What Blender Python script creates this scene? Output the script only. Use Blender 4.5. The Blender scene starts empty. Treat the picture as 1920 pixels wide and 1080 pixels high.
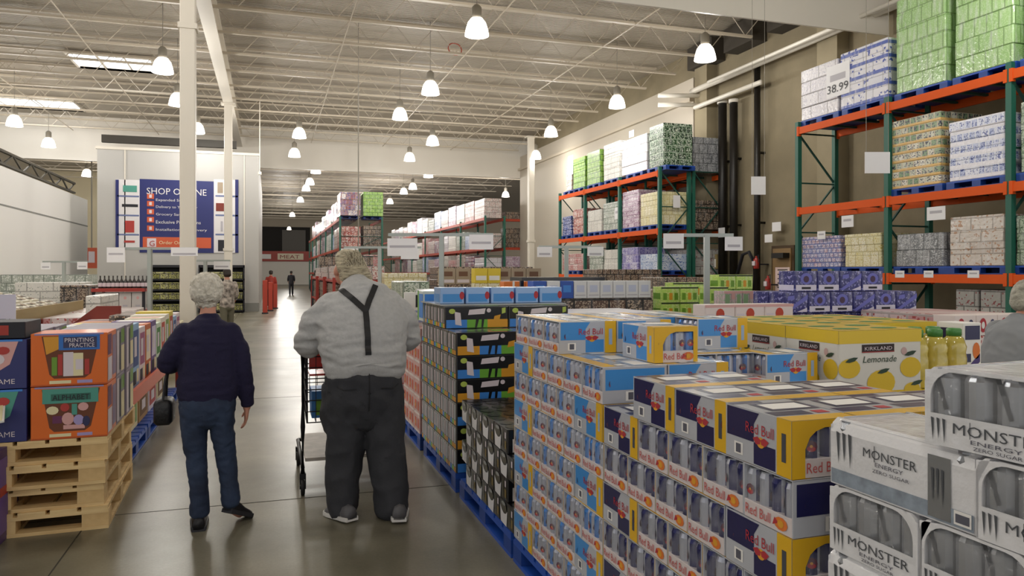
import bpy, math, random
from mathutils import Vector, Matrix, noise as mnoise
sc = bpy.context.scene
COL = sc.collection
random.seed(7)
# ---------------------------------------------------------------- camera
CAMZ = 1.62; FPX = 1400.0; YAW = math.radians(18.0)
cam_d = bpy.data.cameras.new('camera'); cam = bpy.data.objects.new('camera', cam_d); COL.objects.link(cam)
cam_d.sensor_width = 36; cam_d.lens = FPX/1920*36; cam_d.shift_y = -30/1920
cam.location = (0, 0, CAMZ); cam.rotation_euler = (math.pi/2, 0, -YAW)
cam_d.clip_start = 0.05; cam_d.clip_end = 300
sc.camera = cam
# ---------------------------------------------------------------- world and exposure
w = bpy.data.worlds.new('world'); sc.world = w; w.use_nodes = True
bg = w.node_tree.nodes['Background']; bg.inputs[0].default_value = (1.0, 0.98, 0.955, 1); bg.inputs[1].default_value = 0.95
sc.view_settings.view_transform = 'Standard'; sc.view_settings.look = 'None'
sc.view_settings.gamma = 1; sc.view_settings.exposure = 0.0; sc.view_settings.use_curve_mapping = False
LAMP_W = 190.0     # watts of each high-bay lamp
LAMP_COL = (1.0, 0.965, 0.91)
# ---------------------------------------------------------------- measuring helpers
CS, SN = math.cos(YAW), math.sin(YAW)
def rr(px):                       # X/Y of the sight line through a column of the photograph
    t = (px-960)/FPX; return (t*CS+SN)/(CS-t*SN)
def dep(px, Y):                   # depth at plane Y
    t = (px-960)/FPX; return Y/(CS-t*SN)
def atZ(px, Z):
    t = (px-960)/FPX; return (Z*(t*CS+SN), Z*(CS-t*SN))
def hz(py, Z): return CAMZ-(py-510)*Z/FPX
def hY(px, py, Y): return hz(py, dep(px, Y))
# ---------------------------------------------------------------- materials
def lin(h):
    h = h.lstrip('#'); o = []
    for i in (0, 2, 4):
        c = int(h[i:i+2], 16)/255; o.append(c/12.92 if c <= .04045 else ((c+.055)/1.055)**2.4)
    return (*o, 1)
MATS = {}
def M(name, hexc='#808080', rough=.5, metal=0, emit=0, bump=0, bscale=20, coat=0, mott=0, mscale=3, alpha=1, trans=0, stretch=None, hex2=None):
    if name in MATS: return MATS[name]
    m = bpy.data.materials.new(name); m.use_nodes = True; MATS[name] = m
    nt = m.node_tree; b = nt.nodes['Principled BSDF']; c = lin(hexc)
    b.inputs['Base Color'].default_value = c; b.inputs['Roughness'].default_value = rough; b.inputs['Metallic'].default_value = metal
    if coat: b.inputs['Coat Weight'].default_value = coat; b.inputs['Coat Roughness'].default_value = .12
    if emit: b.inputs['Emission Color'].default_value = c; b.inputs['Emission Strength'].default_value = emit
    if trans: b.inputs['Transmission Weight'].default_value = trans
    if alpha < 1: b.inputs['Alpha'].default_value = alpha
    if bump or mott:
        tc = nt.nodes.new('ShaderNodeTexCoord'); mp = nt.nodes.new('ShaderNodeMapping'); nt.links.new(tc.outputs['Object'], mp.inputs[0])
        if stretch: mp.inputs['Scale'].default_value = stretch
    if bump:
        n = nt.nodes.new('ShaderNodeTexNoise'); n.inputs['Scale'].default_value = bscale; n.inputs['Detail'].default_value = 4
        nt.links.new(mp.outputs[0], n.inputs[0]); bp = nt.nodes.new('ShaderNodeBump'); bp.inputs['Strength'].default_value = bump; bp.inputs['Distance'].default_value = .02
        nt.links.new(n.outputs[0], bp.inputs['Height']); nt.links.new(bp.outputs[0], b.inputs['Normal'])
        if coat: nt.links.new(bp.outputs[0], b.inputs['Coat Normal'])
    if mott:
        n = nt.nodes.new('ShaderNodeTexNoise'); n.inputs['Scale'].default_value = mscale; n.inputs['Detail'].default_value = 6
        nt.links.new(mp.outputs[0], n.inputs[0]); r = nt.nodes.new('ShaderNodeValToRGB'); nt.links.new(n.outputs[0], r.inputs[0])
        r.color_ramp.elements[0].position = .3; r.color_ramp.elements[1].position = .7
        r.color_ramp.elements[0].color = tuple(x*(1-mott) for x in c[:3])+(1,)
        r.color_ramp.elements[1].color = lin(hex2) if hex2 else tuple(min(1, x*(1+mott)) for x in c[:3])+(1,)
        nt.links.new(r.outputs[0], b.inputs['Base Color'])
    return m
def G(name, a, b2, c3, bw, bh, mortar='#303030', spk=.35, sscale=40, rough=.45, coat=.2, band=None, mort=.012, off=.5):
    """Printed goods: a brick layout of packs (a / b2) with speckled print (c3) and an optional colour band on each pack."""
    if name in MATS: return MATS[name]
    m = bpy.data.materials.new(name); m.use_nodes = True; MATS[name] = m
    nt = m.node_tree; N = nt.nodes.new; L = nt.links.new; b = nt.nodes['Principled BSDF']; b.inputs['Roughness'].default_value = rough
    b.inputs['Coat Weight'].default_value = coat; b.inputs['Coat Roughness'].default_value = .15
    tc = N('ShaderNodeTexCoord'); sp = N('ShaderNodeSeparateXYZ'); L(tc.outputs['Object'], sp.inputs[0])
    ad = N('ShaderNodeMath'); L(sp.outputs[0], ad.inputs[0]); L(sp.outputs[1], ad.inputs[1])
    cb = N('ShaderNodeCombineXYZ'); L(ad.outputs[0], cb.inputs[0]); L(sp.outputs[2], cb.inputs[1])
    br = N('ShaderNodeTexBrick'); L(cb.outputs[0], br.inputs[0]); br.offset = off
    br.inputs['Scale'].default_value = 1; br.inputs['Brick Width'].default_value = bw; br.inputs['Row Height'].default_value = bh
    br.inputs['Mortar Size'].default_value = mort; br.inputs['Mortar Smooth'].default_value = .1
    br.inputs['Color1'].default_value = lin(a); br.inputs['Color2'].default_value = lin(b2); br.inputs['Mortar'].default_value = lin(mortar)
    vo = N('ShaderNodeTexVoronoi'); vo.inputs['Scale'].default_value = sscale*1.9; vo.distance = 'CHEBYCHEV'; L(cb.outputs[0], vo.inputs[0])
    sc_ = N('ShaderNodeSeparateColor'); L(vo.outputs['Color'], sc_.inputs[0])
    lt = N('ShaderNodeMath'); lt.operation = 'LESS_THAN'; L(sc_.outputs[0], lt.inputs[0]); lt.inputs[1].default_value = spk
    iv = N('ShaderNodeMath'); iv.operation = 'SUBTRACT'; iv.inputs[0].default_value = 1; L(br.outputs['Fac'], iv.inputs[1])
    mu = N('ShaderNodeMath'); mu.operation = 'MULTIPLY'; L(lt.outputs[0], mu.inputs[0]); L(iv.outputs[0], mu.inputs[1])
    mx = N('ShaderNodeMix'); mx.data_type = 'RGBA'; L(mu.outputs[0], mx.inputs[0]); L(br.outputs['Color'], mx.inputs[6]); mx.inputs[7].default_value = lin(c3)
    out = mx.outputs[2]
    if band:
        dv = N('ShaderNodeMath'); dv.operation = 'DIVIDE'; L(sp.outputs[2], dv.inputs[0]); dv.inputs[1].default_value = bh
        fr = N('ShaderNodeMath'); fr.operation = 'FRACT'; L(dv.outputs[0], fr.inputs[0])
        g = N('ShaderNodeMath'); g.operation = 'LESS_THAN'; L(fr.outputs[0], g.inputs[0]); g.inputs[1].default_value = band[1]
        m2 = N('ShaderNodeMix'); m2.data_type = 'RGBA'; L(g.outputs[0], m2.inputs[0]); L(out, m2.inputs[6]); m2.inputs[7].default_value = lin(band[0])
        out = m2.outputs[2]
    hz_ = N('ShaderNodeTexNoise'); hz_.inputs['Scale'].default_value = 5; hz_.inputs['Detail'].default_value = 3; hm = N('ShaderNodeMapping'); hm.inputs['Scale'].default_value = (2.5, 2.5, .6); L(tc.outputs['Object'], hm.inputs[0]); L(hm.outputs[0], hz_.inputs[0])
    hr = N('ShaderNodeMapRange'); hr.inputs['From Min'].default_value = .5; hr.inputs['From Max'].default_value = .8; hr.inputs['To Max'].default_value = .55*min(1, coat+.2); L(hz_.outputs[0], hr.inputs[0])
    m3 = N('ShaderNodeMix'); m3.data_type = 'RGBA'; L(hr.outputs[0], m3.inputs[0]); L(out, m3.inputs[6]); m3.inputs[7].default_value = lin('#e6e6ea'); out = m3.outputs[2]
    L(out, b.inputs['Base Color'])
    bp = N('ShaderNodeBump'); bp.inputs['Strength'].default_value = .5; bp.inputs['Distance'].default_value = .02; bp.invert = True
    L(br.outputs['Fac'], bp.inputs['Height'])
    nz = N('ShaderNodeTexNoise'); nz.inputs['Scale'].default_value = 14; L(tc.outputs['Object'], nz.inputs[0])
    b2n = N('ShaderNodeBump'); b2n.inputs['Strength'].default_value = .25; b2n.inputs['Distance'].default_value = .03
    L(nz.outputs[0], b2n.inputs['Height']); L(bp.outputs[0], b2n.inputs['Normal']); L(b2n.outputs[0], b.inputs['Normal']); L(b2n.outputs[0], b.inputs['Coat Normal'])
    return m
# ---------------------------------------------------------------- mesh builder
TXT = {}
def glyphs(s):
    if s in TXT: return TXT[s]
    cu = bpy.data.curves.new('t', 'FONT'); cu.body = s; cu.size = 1; cu.resolution_u = 2
    ob = bpy.data.objects.new('t', cu); COL.objects.link(ob)
    dg = bpy.context.evaluated_depsgraph_get(); dg.update()
    me = bpy.data.meshes.new_from_object(ob.evaluated_get(dg))
    vs = [(v.co.x, v.co.y) for v in me.vertices]; fs = [tuple(p.vertices) for p in me.polygons]
    x0 = min(v[0] for v in vs); x1 = max(v[0] for v in vs); y0 = min(v[1] for v in vs); y1 = max(v[1] for v in vs)
    vs = [((x-x0)/(x1-x0), (y-y0)/(y1-y0)) for x, y in vs]
    bpy.data.objects.remove(ob); bpy.data.curves.remove(cu); bpy.data.meshes.remove(me)
    TXT[s] = (vs, fs, (x1-x0)/(y1-y0)); return TXT[s]
def face(f, W, D, H):
    """origin, u axis, v axis, normal of a side of a box W x D x H whose base centre is the origin"""
    w, d = W/2, D/2
    return {'f': ((-w, -d, 0), (1, 0, 0), (0, 0, 1), (0, -1, 0)), 'l': ((-w, d, 0), (0, -1, 0), (0, 0, 1), (-1, 0, 0)),
            'r': ((w, -d, 0), (0, 1, 0), (0, 0, 1), (1, 0, 0)), 'b': ((w, d, 0), (-1, 0, 0), (0, 0, 1), (0, 1, 0)),
            't': ((-w, -d, H), (1, 0, 0), (0, 1, 0), (0, 0, 1))}[f]
class MB:
    def __init__(s): s.v = []; s.f = []; s.mi = []; s.mats = []
    def k(s, m):
        if m not in s.mats: s.mats.append(m)
        return s.mats.index(m)
    def add(s, vs, fs, m):
        o = len(s.v); s.v += [tuple(v) for v in vs]; i = s.k(m)
        for f in fs: s.f.append(tuple(x+o for x in f)); s.mi.append(i)
        return s
    def box(s, x0, y0, z0, x1, y1, z1, m):
        x0, x1 = min(x0, x1), max(x0, x1); y0, y1 = min(y0, y1), max(y0, y1); z0, z1 = min(z0, z1), max(z0, z1)
        return s.add([(x0,y0,z0),(x1,y0,z0),(x1,y1,z0),(x0,y1,z0),(x0,y0,z1),(x1,y0,z1),(x1,y1,z1),(x0,y1,z1)],
              [(0,3,2,1),(4,5,6,7),(0,1,5,4),(1,2,6,5),(2,3,7,6),(3,0,4,7)], m)
    def cbox(s, x0, y0, z0, x1, y1, z1, m, c=.01, cv=None):
        """box with rounded upright and top edges, one closed shell"""
        cv = cv if cv is not None else c
        def ring(ins, z):
            r = []
            X0, X1, Y0, Y1 = x0+ins, x1-ins, y0+ins, y1-ins; k = max(c-ins, c*.3)
            for cx, cy, a0 in ((X1-k, Y0+k, -90), (X1-k, Y1-k, 0), (X0+k, Y1-k, 90), (X0+k, Y0+k, 180)):
                for a in (0, 45, 90):
                    t = math.radians(a0+a); r.append((cx+k*math.cos(t), cy+k*math.sin(t), z))
            return r
        return s.loft([ring(cv*.6, z0), ring(0, z0+cv*.6), ring(0, z1-cv), ring(cv*.3, z1-cv*.3), ring(cv, z1)], m)
    def loft(s, rings, m, cap=True):
        n = len(rings[0]); vs = [p for r in rings for p in r]; fs = []
        for i in range(len(rings)-1):
            for j in range(n): fs.append((i*n+j, i*n+(j+1)%n, (i+1)*n+(j+1)%n, (i+1)*n+j))
        if cap: fs.append(tuple(reversed(range(n)))); fs.append(tuple((len(rings)-1)*n+j for j in range(n)))
        return s.add(vs, fs, m)
    def lathe(s, prof, m, n=16, c=(0, 0, 0), cap=True):
        return s.loft([[(c[0]+r*math.cos(2*math.pi*j/n), c[1]+r*math.sin(2*math.pi*j/n), c[2]+z) for j in range(n)] for r, z in prof], m, cap)
    def cyl(s, cx, cy, z0, z1, r, m, n=12): return s.lathe([(r, z0), (r, z1)], m, n, (cx, cy, 0))
    def tube(s, pts, r, m, n=8, r2=None):
        pts = [Vector(p) for p in pts]; rings = []
        for i, p in enumerate(pts):
            d = (pts[min(i+1, len(pts)-1)]-pts[max(i-1, 0)]).normalized()
            a = d.cross(Vector((0, 0, 1))); a = a.normalized() if a.length > .05 else Vector((1, 0, 0)); b = d.cross(a).normalized()
            q = r if r2 is None else r+(r2-r)*i/(len(pts)-1)
            rings.append([p+a*q*math.cos(2*math.pi*j/n)+b*q*math.sin(2*math.pi*j/n) for j in range(n)])
        return s.loft(rings, m)
    def bar(s, p, q, w, h, m):
        p = Vector(p); q = Vector(q); d = (q-p).normalized()
        a = d.cross(Vector((0, 0, 1))); a = a.normalized() if a.length > .05 else Vector((1, 0, 0)); b = a.cross(d).normalized()
        rings = [[c+a*w/2*i+b*h/2*j for i, j in ((-1,-1),(1,-1),(1,1),(-1,1))] for c in (p, q)]
        return s.loft(rings, m)
    def on(s, fr, pts, m, off=.0006):
        o, u, v, n = (Vector(x) for x in fr)
        return s.add([o+u*a+v*b+n*off for a, b in pts], [tuple(range(len(pts)))], m)
    def patch(s, fr, u0, v0, u1, v1, m, off=.0006): return s.on(fr, [(u0,v0),(u1,v0),(u1,v1),(u0,v1)], m, off)
    def disc(s, fr, cu, cv, ru, rv, m, off=.0012, n=12, a0=0):
        return s.on(fr, [(cu+ru*math.cos(2*math.pi*i/n+a0), cv+rv*math.sin(2*math.pi*i/n+a0)) for i in range(n)], m, off)
    def text(s, fr, t, u, v, m, w=None, h=None, off=.0015, shear=0, asp=None):
        vs, fs, a = glyphs(t)
        if h is None: h = w/a
        if w is None: w = h*a
        o, U, V, n = (Vector(x) for x in fr)
        return s.add([o+U*(u+x*w+y*h*shear)+V*(v+y*h)+n*off for x, y in vs], fs, m)
    def mesh(s, name):
        me = bpy.data.meshes.new(name); me.from_pydata(s.v, [], s.f)
        for m in s.mats: me.materials.append(m)
        me.polygons.foreach_set('material_index', s.mi); return me
    def build(s, name, parent=None, smooth=False, loc=None):
        me = s.mesh(name)
        if smooth: me.shade_smooth() if smooth is True else me.shade_auto_smooth(smooth) if hasattr(me, 'shade_auto_smooth') else me.shade_smooth()
        o = bpy.data.objects.new(name, me); COL.objects.link(o)
        if parent is not None: o.parent = parent
        if loc: o.location = loc
        return o
KIDS = {}
def empty(name, loc=(0, 0, 0), rz=0):
    o = bpy.data.objects.new(name, None); COL.objects.link(o); o.location = loc; o.rotation_euler.z = rz; o.empty_display_size = .1; return o
def tag(o, label, cat, group=None):
    o['label'] = label; o['category'] = cat
    if group: o['group'] = group
    return o
def struct(o): o['kind'] = 'structure'; return o
def kids(o):
    if o.name not in KIDS: KIDS[o.name] = [c for c in bpy.data.objects if c.parent is o]
    return KIDS[o.name]
def copy(o, loc=None, rz=None, label=None, parent=None):
    c = o.copy(); COL.objects.link(c)
    if parent is not None: c.parent = parent
    if loc is not None: c.location = loc
    if rz is not None: c.rotation_euler.z = rz
    if label: c['label'] = label
    for ch in kids(o): copy(ch, parent=c)
    return c
class Proto:
    """first use moves the built thing itself, later uses copy it"""
    def __init__(s, root): s.o = root; s.used = False; kids(root); [kids(c) for c in kids(root)]
    def put(s, loc, rz=0, label=None, group=None):
        if s.used: o = copy(s.o, loc, rz, label)
        else: o = s.o; s.used = True; o.location = loc; o.rotation_euler.z = rz; o['label'] = label or o.get('label', '')
        if group: o['group'] = group
        return o
def cut(s, n=16): return ' '.join(s.split()[:n])
ORD = ['zeroth', 'first', 'second', 'third', 'fourth', 'fifth', 'sixth', 'seventh', 'eighth', 'ninth', 'tenth', 'eleventh', 'twelfth', 'thirteenth',
       'fourteenth', 'fifteenth', 'sixteenth', 'seventeenth', 'eighteenth', 'nineteenth', 'twentieth']
# ================================================================ the setting
# polished concrete floor
fm = bpy.data.materials.new('polished concrete'); fm.use_nodes = True; nt = fm.node_tree; N = nt.nodes.new; L = nt.links.new
b = nt.nodes['Principled BSDF']; tc = N('ShaderNodeTexCoord')
n1 = N('ShaderNodeTexNoise'); n1.inputs['Scale'].default_value = .9; n1.inputs['Detail'].default_value = 5; n1.inputs['Roughness'].default_value = .6
L(tc.outputs['Object'], n1.inputs[0]); r = N('ShaderNodeValToRGB'); L(n1.outputs[0], r.inputs[0])
r.color_ramp.elements[0].position = .32; r.color_ramp.elements[0].color = lin('#6b6757'); r.color_ramp.elements[1].position = .7; r.color_ramp.elements[1].color = lin('#98927f')
n2 = N('ShaderNodeTexNoise'); n2.inputs['Scale'].default_value = 60; n2.inputs['Detail'].default_value = 3; L(tc.outputs['Object'], n2.inputs[0])
mx = N('ShaderNodeMix'); mx.data_type = 'RGBA'; mx.blend_type = 'MULTIPLY'; mx.inputs[0].default_value = .35; L(r.outputs[0], mx.inputs[6]); L(n2.outputs[0], mx.inputs[7])
L(mx.outputs[2], b.inputs['Base Color'])
mr = N('ShaderNodeMapRange'); mr.inputs['To Min'].default_value = .25; mr.inputs['To Max'].default_value = .36; n3 = N('ShaderNodeTexNoise'); n3.inputs['Scale'].default_value = 1.3; n3.inputs['Detail'].default_value = 1; L(tc.outputs['Object'], n3.inputs[0]); L(n3.outputs[0], mr.inputs[0]); L(mr.outputs[0], b.inputs['Roughness'])
b.inputs['Specular IOR Level'].default_value = .36
m = MB(); m.box(-30, -12, -.1, 45, 112, 0, fm); struct(m.build('floor'))
JN = M('saw-cut joint', '#2e2b24', .8)
k = 0
for X in (-1.12, 3.4, 7.9, -5.6):
    m = MB(); m.box(X-.004, -5, 0, X+.004, 60, .0012, JN); struct(m.build('trim_%d' % (k+1))); k += 1
for Y in (1.0, 5.55, 10.1, 14.6, 19.2, 23.8, 28.4):
    m = MB(); m.box(-12, Y-.004, 0, 13.4, Y+.004, .0012, JN); struct(m.build('trim_%d' % (k+1))); k += 1
# ceiling deck with ribs
DECK = 9.0
cm = bpy.data.materials.new('painted steel deck'); cm.use_nodes = True; nt = cm.node_tree; N = nt.nodes.new; L = nt.links.new
b = nt.nodes['Principled BSDF']; b.inputs['Base Color'].default_value = lin('#d2c7b6'); b.inputs['Roughness'].default_value = .55
tc = N('ShaderNodeTexCoord'); wv = N('ShaderNodeTexWave'); wv.bands_direction = 'Y'; wv.inputs['Scale'].default_value = 3.5; wv.wave_profile = 'SIN'; L(tc.outputs['Object'], wv.inputs[0])
bp = N('ShaderNodeBump'); bp.inputs['Strength'].default_value = 1; bp.inputs['Distance'].default_value = .08; L(wv.outputs[1], bp.inputs['Height']); L(bp.outputs[0], b.inputs['Normal'])
m = MB(); m.box(-30, -12, DECK, 45, 112, DECK+.2, cm); struct(m.build('ceiling'))
WHT = M('white painted steel', '#e4ddd0', .45)
WHT2 = M('off-white roof steel', '#c6bba9', .5)
# open-web joists running across the aisle
def joist(Y, x0, x1, n_web, top=DECK-.06, bot=DECK-.85):
    m = MB()
    m.box(x0, Y-.05, top-.06, x1, Y+.05, top, WHT2); m.box(x0+.4, Y-.05, bot, x1-.4, Y+.05, bot+.06, WHT2)
    st = (x1-x0)/n_web
    for i in range(n_web):
        a = x0+i*st; m.bar((a, Y, top-.04), (a+st/2, Y, bot+.04), .015, .015, WHT2); m.bar((a+st/2, Y, bot+.04), (a+st, Y, top-.04), .02, .02, WHT2)
    return struct(m.build('ceiling_joist'))
Y = 3.4
while Y < 39:
    joist(Y, -16, 13.2, 24); Y += 2.05
Y = 42.0
while Y < 98:
    joist(Y, -16, 18, 18); Y += 4.1
# bridging and conduits along the aisle under the deck
for X in (2.0, 5.6, 9.2, -5.0, -8.6):
    m = MB(); m.box(X-.012, 1, DECK-.86, X+.012, 39, DECK-.835, WHT2); struct(m.build('ceiling_bridging_beam'))
# girders along the column line and columns
m = MB(); m.box(-1.62, 1, 7.86, -1.28, 39.6, 7.9, WHT); m.box(-1.48, 1, 7.9, -1.42, 39.6, 8.5, WHT); m.box(-1.62, 1, 8.5, -1.28, 39.6, 8.54, WHT)
struct(m.build('girder_beam'))
def column(X, Y, w, top, collar):
    m = MB(); m.cbox(X-w/2, Y-w/2, 0, X+w/2, Y+w/2, top, WHT, .02, .001)
    m.box(X-w*.62, Y-w*.62, collar, X+w*.62, Y+w*.62, collar+.1, WHT); m.box(X-w*.9, Y-w*.9, top-.04, X+w*.9, Y+w*.9, top, WHT)
    m.box(X-w*.8, Y-w*.8, 0, X+w*.8, Y+w*.8, .03, WHT)
    return struct(m.build('column'))
column(-1.45, 15.2, .27, 7.86, 6.15); column(-1.45, 29.6, .28, 7.86, 2.4); column(11.55, 32.7, .27, 7.9, 3.0)
# smoke curtains hanging under the deck
CUR = M('white curtain board', '#e9e3d8', .4)
m = MB(); m.box(-16, 13.5, 7.0, 13.4, 13.56, DECK, CUR); struct(m.build('ceiling_curtain_wall_1'))
m = MB(); m.box(-16, 39.9, 6.9, 20, 40, DECK, CUR); struct(m.build('ceiling_curtain_wall_2'))
# long slopes of white ducting next to the far racks
# right concrete wall with pilasters
CW = M('tan concrete wall', '#857a62', .85, bump=.3, bscale=6, mott=.12, mscale=1.2)
CW2 = M('pale concrete pilaster', '#8f846b', .85, mott=.1, mscale=1.5)
m = MB(); m.box(13.5, 2, 0, 13.9, 38, DECK, CW)
for yy in (15.2, 20.9, 8.0): m.box(13.15, yy-.35, 0, 13.5, yy+.35, 8.2, CW2)
struct(m.build('wall_right'))
m = MB(); m.box(13.44, 21.8, 0, 13.52, 39.9, DECK-.9, M('white upper wall', '#c2b9aa', .6)); m.box(13.3, 21.8, 7.3, 13.44, 39.9, 7.42, WHT2); struct(m.build('wall_right_lining'))
m = MB()
for q in range(4): m.box(13.0, 13.9+q*2.05, 8.2, 13.5, 15.3+q*2.05, 8.9, M('joist pocket shade', '#3a342b', .8))  # dark blocks painted in for the shade between the joist ends
struct(m.build('wall_right_pocket_shade'))
PIPE = M('white sprinkler pipe', '#ded8cc', .4)
BLK = M('black service pipe', '#17130f', .45)
for x_, z_, r_, y0_, y1_ in ((13.0, 7.45, .09, 9, 21.2), (12.6, 7.35, .05, 8, 19.6), (13.0, 6.9, .07, 17.6, 21.0)):
    m = MB(); m.tube([(x_, y0_, z_), (x_, y1_, z_)], r_, PIPE, 12); tag(m.build('sprinkler_pipe', smooth=True), {7.45: 'thick white sprinkler pipe running high beside the concrete wall', 7.35: 'thin white sprinkler pipe running parallel to a thicker one overhead', 6.9: 'short white pipe stub below the thick wall pipe'}[z_], 'pipe')
for zz, lb in ((7.3, 'upper'), (7.0, 'lower')):
    m = MB(); m.tube([(11.9, 21.4, zz), (13.2, 21.0, zz)], .07, PIPE, 12); tag(m.build('cross_pipe', smooth=True), lb+' white header pipe above the black wall risers', 'pipe')
for px, z0, z1, r_, lb in ((1352, 1.2, 6.9, .13, 'black riser pipe between two pilasters, first from the green-posted rack'),
                           (1373, 1.2, 6.8, .12, 'black riser pipe standing beside its twin riser on the concrete wall'),
                           (1417, .4, 7.6, .09, 'slim black downpipe alone on the tan wall beside the wall door')):
    Y = 13.2/rr(px); m = MB(); m.cyl(13.25, Y, z0, z1, r_, BLK, 14)
    m.lathe([(r_*1.25, z1-.1), (r_*1.25, z1)], PIPE, 14, (13.25, Y, 0)); m.box(13.2, Y-.04, 3, 13.5, Y+.04, 3.06, BLK); m.box(13.2, Y-.04, 5, 13.5, Y+.04, 5.06, BLK)
    tag(m.build('riser_pipe', smooth=.6), lb, 'pipe')
# a brown service door in the wall with a notice
DR = M('tan painted door', '#8d714a', .6); DF = M('brown door frame', '#4d3a22', .6); PAPER = M('white paper card', '#f0eeea', .6); PINKP = M('pinkish printed notice', '#e8cfcb', .6); INK = M('dark print', '#22222a', .6)
dy0, dy1 = 13.5/rr(1492), 13.5/rr(1450)
m = MB(); m.box(13.44, dy0, 0, 13.5, dy1, 2.35, DF); struct(m.build('door_1')); d1 = bpy.data.objects['door_1']
m = MB(); m.box(13.41, dy0+.09, 0, 13.44, dy1-.09, 2.27, DR); m.build('door_leaf', d1)
m = MB(); m.tube([(13.36, dy0+.2, 1.0), (13.36, dy0+.34, 1.0)], .018, BLK); m.box(13.36, dy0+.18, .95, 13.42, dy0+.22, 1.05, BLK); m.build('door_handle', d1)
m = MB(); m.box(13.395, dy0+.12, 1.1, 13.41, dy0+.72, 1.75, PINKP)
for i in range(5): m.box(13.393, dy0+.2, 1.66-i*.12, 13.395, dy0+.62, 1.69-i*.12, INK)
tag(m.build('door_notice'), 'printed paper notice fixed to the brown door in the concrete wall', 'notice')
m = MB(); m.box(13.2, dy1-.8, 2.0, 13.41, dy1-.3, 2.14, M('black closer', '#1c1712', .5)); m.build('door_closer', d1)
# far wall, left white wall, block with the banner
WW = M('white wall panel', '#f1efeb', .5); WB = M('pale grey block wall', '#bab8b4', .6); GB = M('grey base band', '#8d8d88', .6)
m = MB(); m.box(-30, 104, 0, 45, 104.3, DECK, M('far wall beige', '#b9ac98', .7)); struct(m.build('wall_back'))
m = MB(); m.box(-2, 103.6, 4.3, 5.2, 104, 7.6, M('dark opening', '#24201c', .8)); m.box(1.6, 103.4, 4.3, 4.6, 103.6, 7.2, M('grey shutter', '#6a6660', .7)); struct(m.build('wall_back_opening'))
m = MB(); m.box(-2, 100.5, 3.0, 5.4, 100.8, 4.3, M('red fascia', '#a33a2c', .5))
FR = ((-2, 100.5, 3.0), (1, 0, 0), (0, 0, 1), (0, -1, 0))
m.box(-1.9, 100.44, 3.3, .2, 100.5, 3.9, PAPER); m.box(1.0, 100.44, 3.2, 4.2, 100.5, 4.0, M('cream sign', '#e9dcc0', .5)); m.text(FR, 'MEAT', 3.3, .35, M('red lettering', '#8e2b20', .5), h=.45, w=2.4, off=.1)
tag(m.build('department_fascia'), 'red fascia sign with cream letter panel across the far end of the aisle', 'sign')
m = MB(); m.box(-2, 100.8, 0, 5.4, 101.3, 4.3, M('bright far wall', '#ddd7cc', .5)); struct(m.build('wall_back_lower'))
m = MB(); m.box(-7.9, 6, 0, -7.4, 36, 4.7, WW); m.box(-7.4, 6, 3.55, -7.39, 36, 3.6, GB); struct(m.build('wall_left'))
m = MB(); m.box(-20, 62, 0, -6, 62.4, DECK, M('cream back wall', '#dccfae', .6)); struct(m.build('wall_left_back'))
m = MB(); DFR = M('dark roof framing', '#5a564d', .7)
for zz in (4.95, 5.35): m.box(-7.95, 12, zz, -7.85, 36, zz+.07, DFR)
for q in range(24): m.bar((-7.9, 12+q, 4.98 if q % 2 else 5.38), (-7.9, 13+q, 5.38 if q % 2 else 4.98), .05, .05, DFR)
m.box(-9.5, 12, 5.5, -8.2, 36, 5.6, WHT2); struct(m.build('wall_left_framing_trim'))
m = MB(); m.box(-6.35, 32.5, 0, -.42, 48, 6.46, WB); m.box(-6.37, 32.46, 0, -.4, 32.5, .35, GB)
m.box(-6.4, 32.44, 6.4, -.38, 32.6, 6.5, WHT); m.box(-5.4, 32.47, .35, -5.36, 32.5, 6.4, WHT); m.box(-1.0, 32.47, .35, -.96, 32.5, 6.4, WHT)
m.box(-6.3, 33, 6.75, -1.3, 33.2, 7.05, M('dark gap shade', '#39352e', .6)); struct(m.build('wall_block'))  # dark strip put in for the shaded open gap above the block
# skylights
SKY = M('skylight glass', '#f4f9ff', .3, emit=2.6)
for i, (x0, x1, y0, y1) in enumerate(((-6.4, -3.9, 28.2, 30.0), (-12.5, -8.0, 36.0, 38.2))):
    m = MB(); m.box(x0, y0, DECK-.03, x1, y1, DECK-.005, SKY)
    for a, b_, c, d in ((x0-.08, y0-.08, x1+.08, y0), (x0-.08, y1, x1+.08, y1+.08), (x0-.08, y0, x0, y1), (x1, y0, x1+.08, y1)): m.box(a, b_, DECK-.12, c, d, DECK-.004, WHT)
    for j in range(1, 3): m.box(x0+(x1-x0)*j/3-.03, y0, DECK-.06, x0+(x1-x0)*j/3+.03, y1, DECK-.031, WHT)
    struct(m.build('window_%d' % (i+1)))
# ================================================================ high-bay lamps
GLOW = M('glowing acrylic shade', '#fff6e6', .4, emit=3.2); HOUS = M('lamp housing', '#8d877b', .5)
def make_lamp():
    r = empty('high_bay_lamp'); tag(r, 'lamp', 'ceiling lamp', 'high bay lamps under the roof')
    m = MB(); m.lathe([(.27, -.2), (.268, -.17), (.245, -.05), (.205, .08), (.13, .18), (.06, .2)], GLOW, 20); m.build('lamp_shade', r, smooth=True)
    m = MB(); m.lathe([(.1, .2), (.11, .24), (.11, .42), (.06, .48), (.02, .5)], HOUS, 12); m.build('ballast_housing', r, smooth=.6)
    m = MB(); m.cyl(0, 0, .5, 1.935, .008, HOUS, 6); m.build('hanging_rod', r)
    return r
lampP = Proto(make_lamp()); LIGHT = bpy.data.lights.new('lamp_bulb', 'POINT'); LIGHT.energy = LAMP_W; LIGHT.shadow_soft_size = .24; LIGHT.color = LAMP_COL
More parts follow.
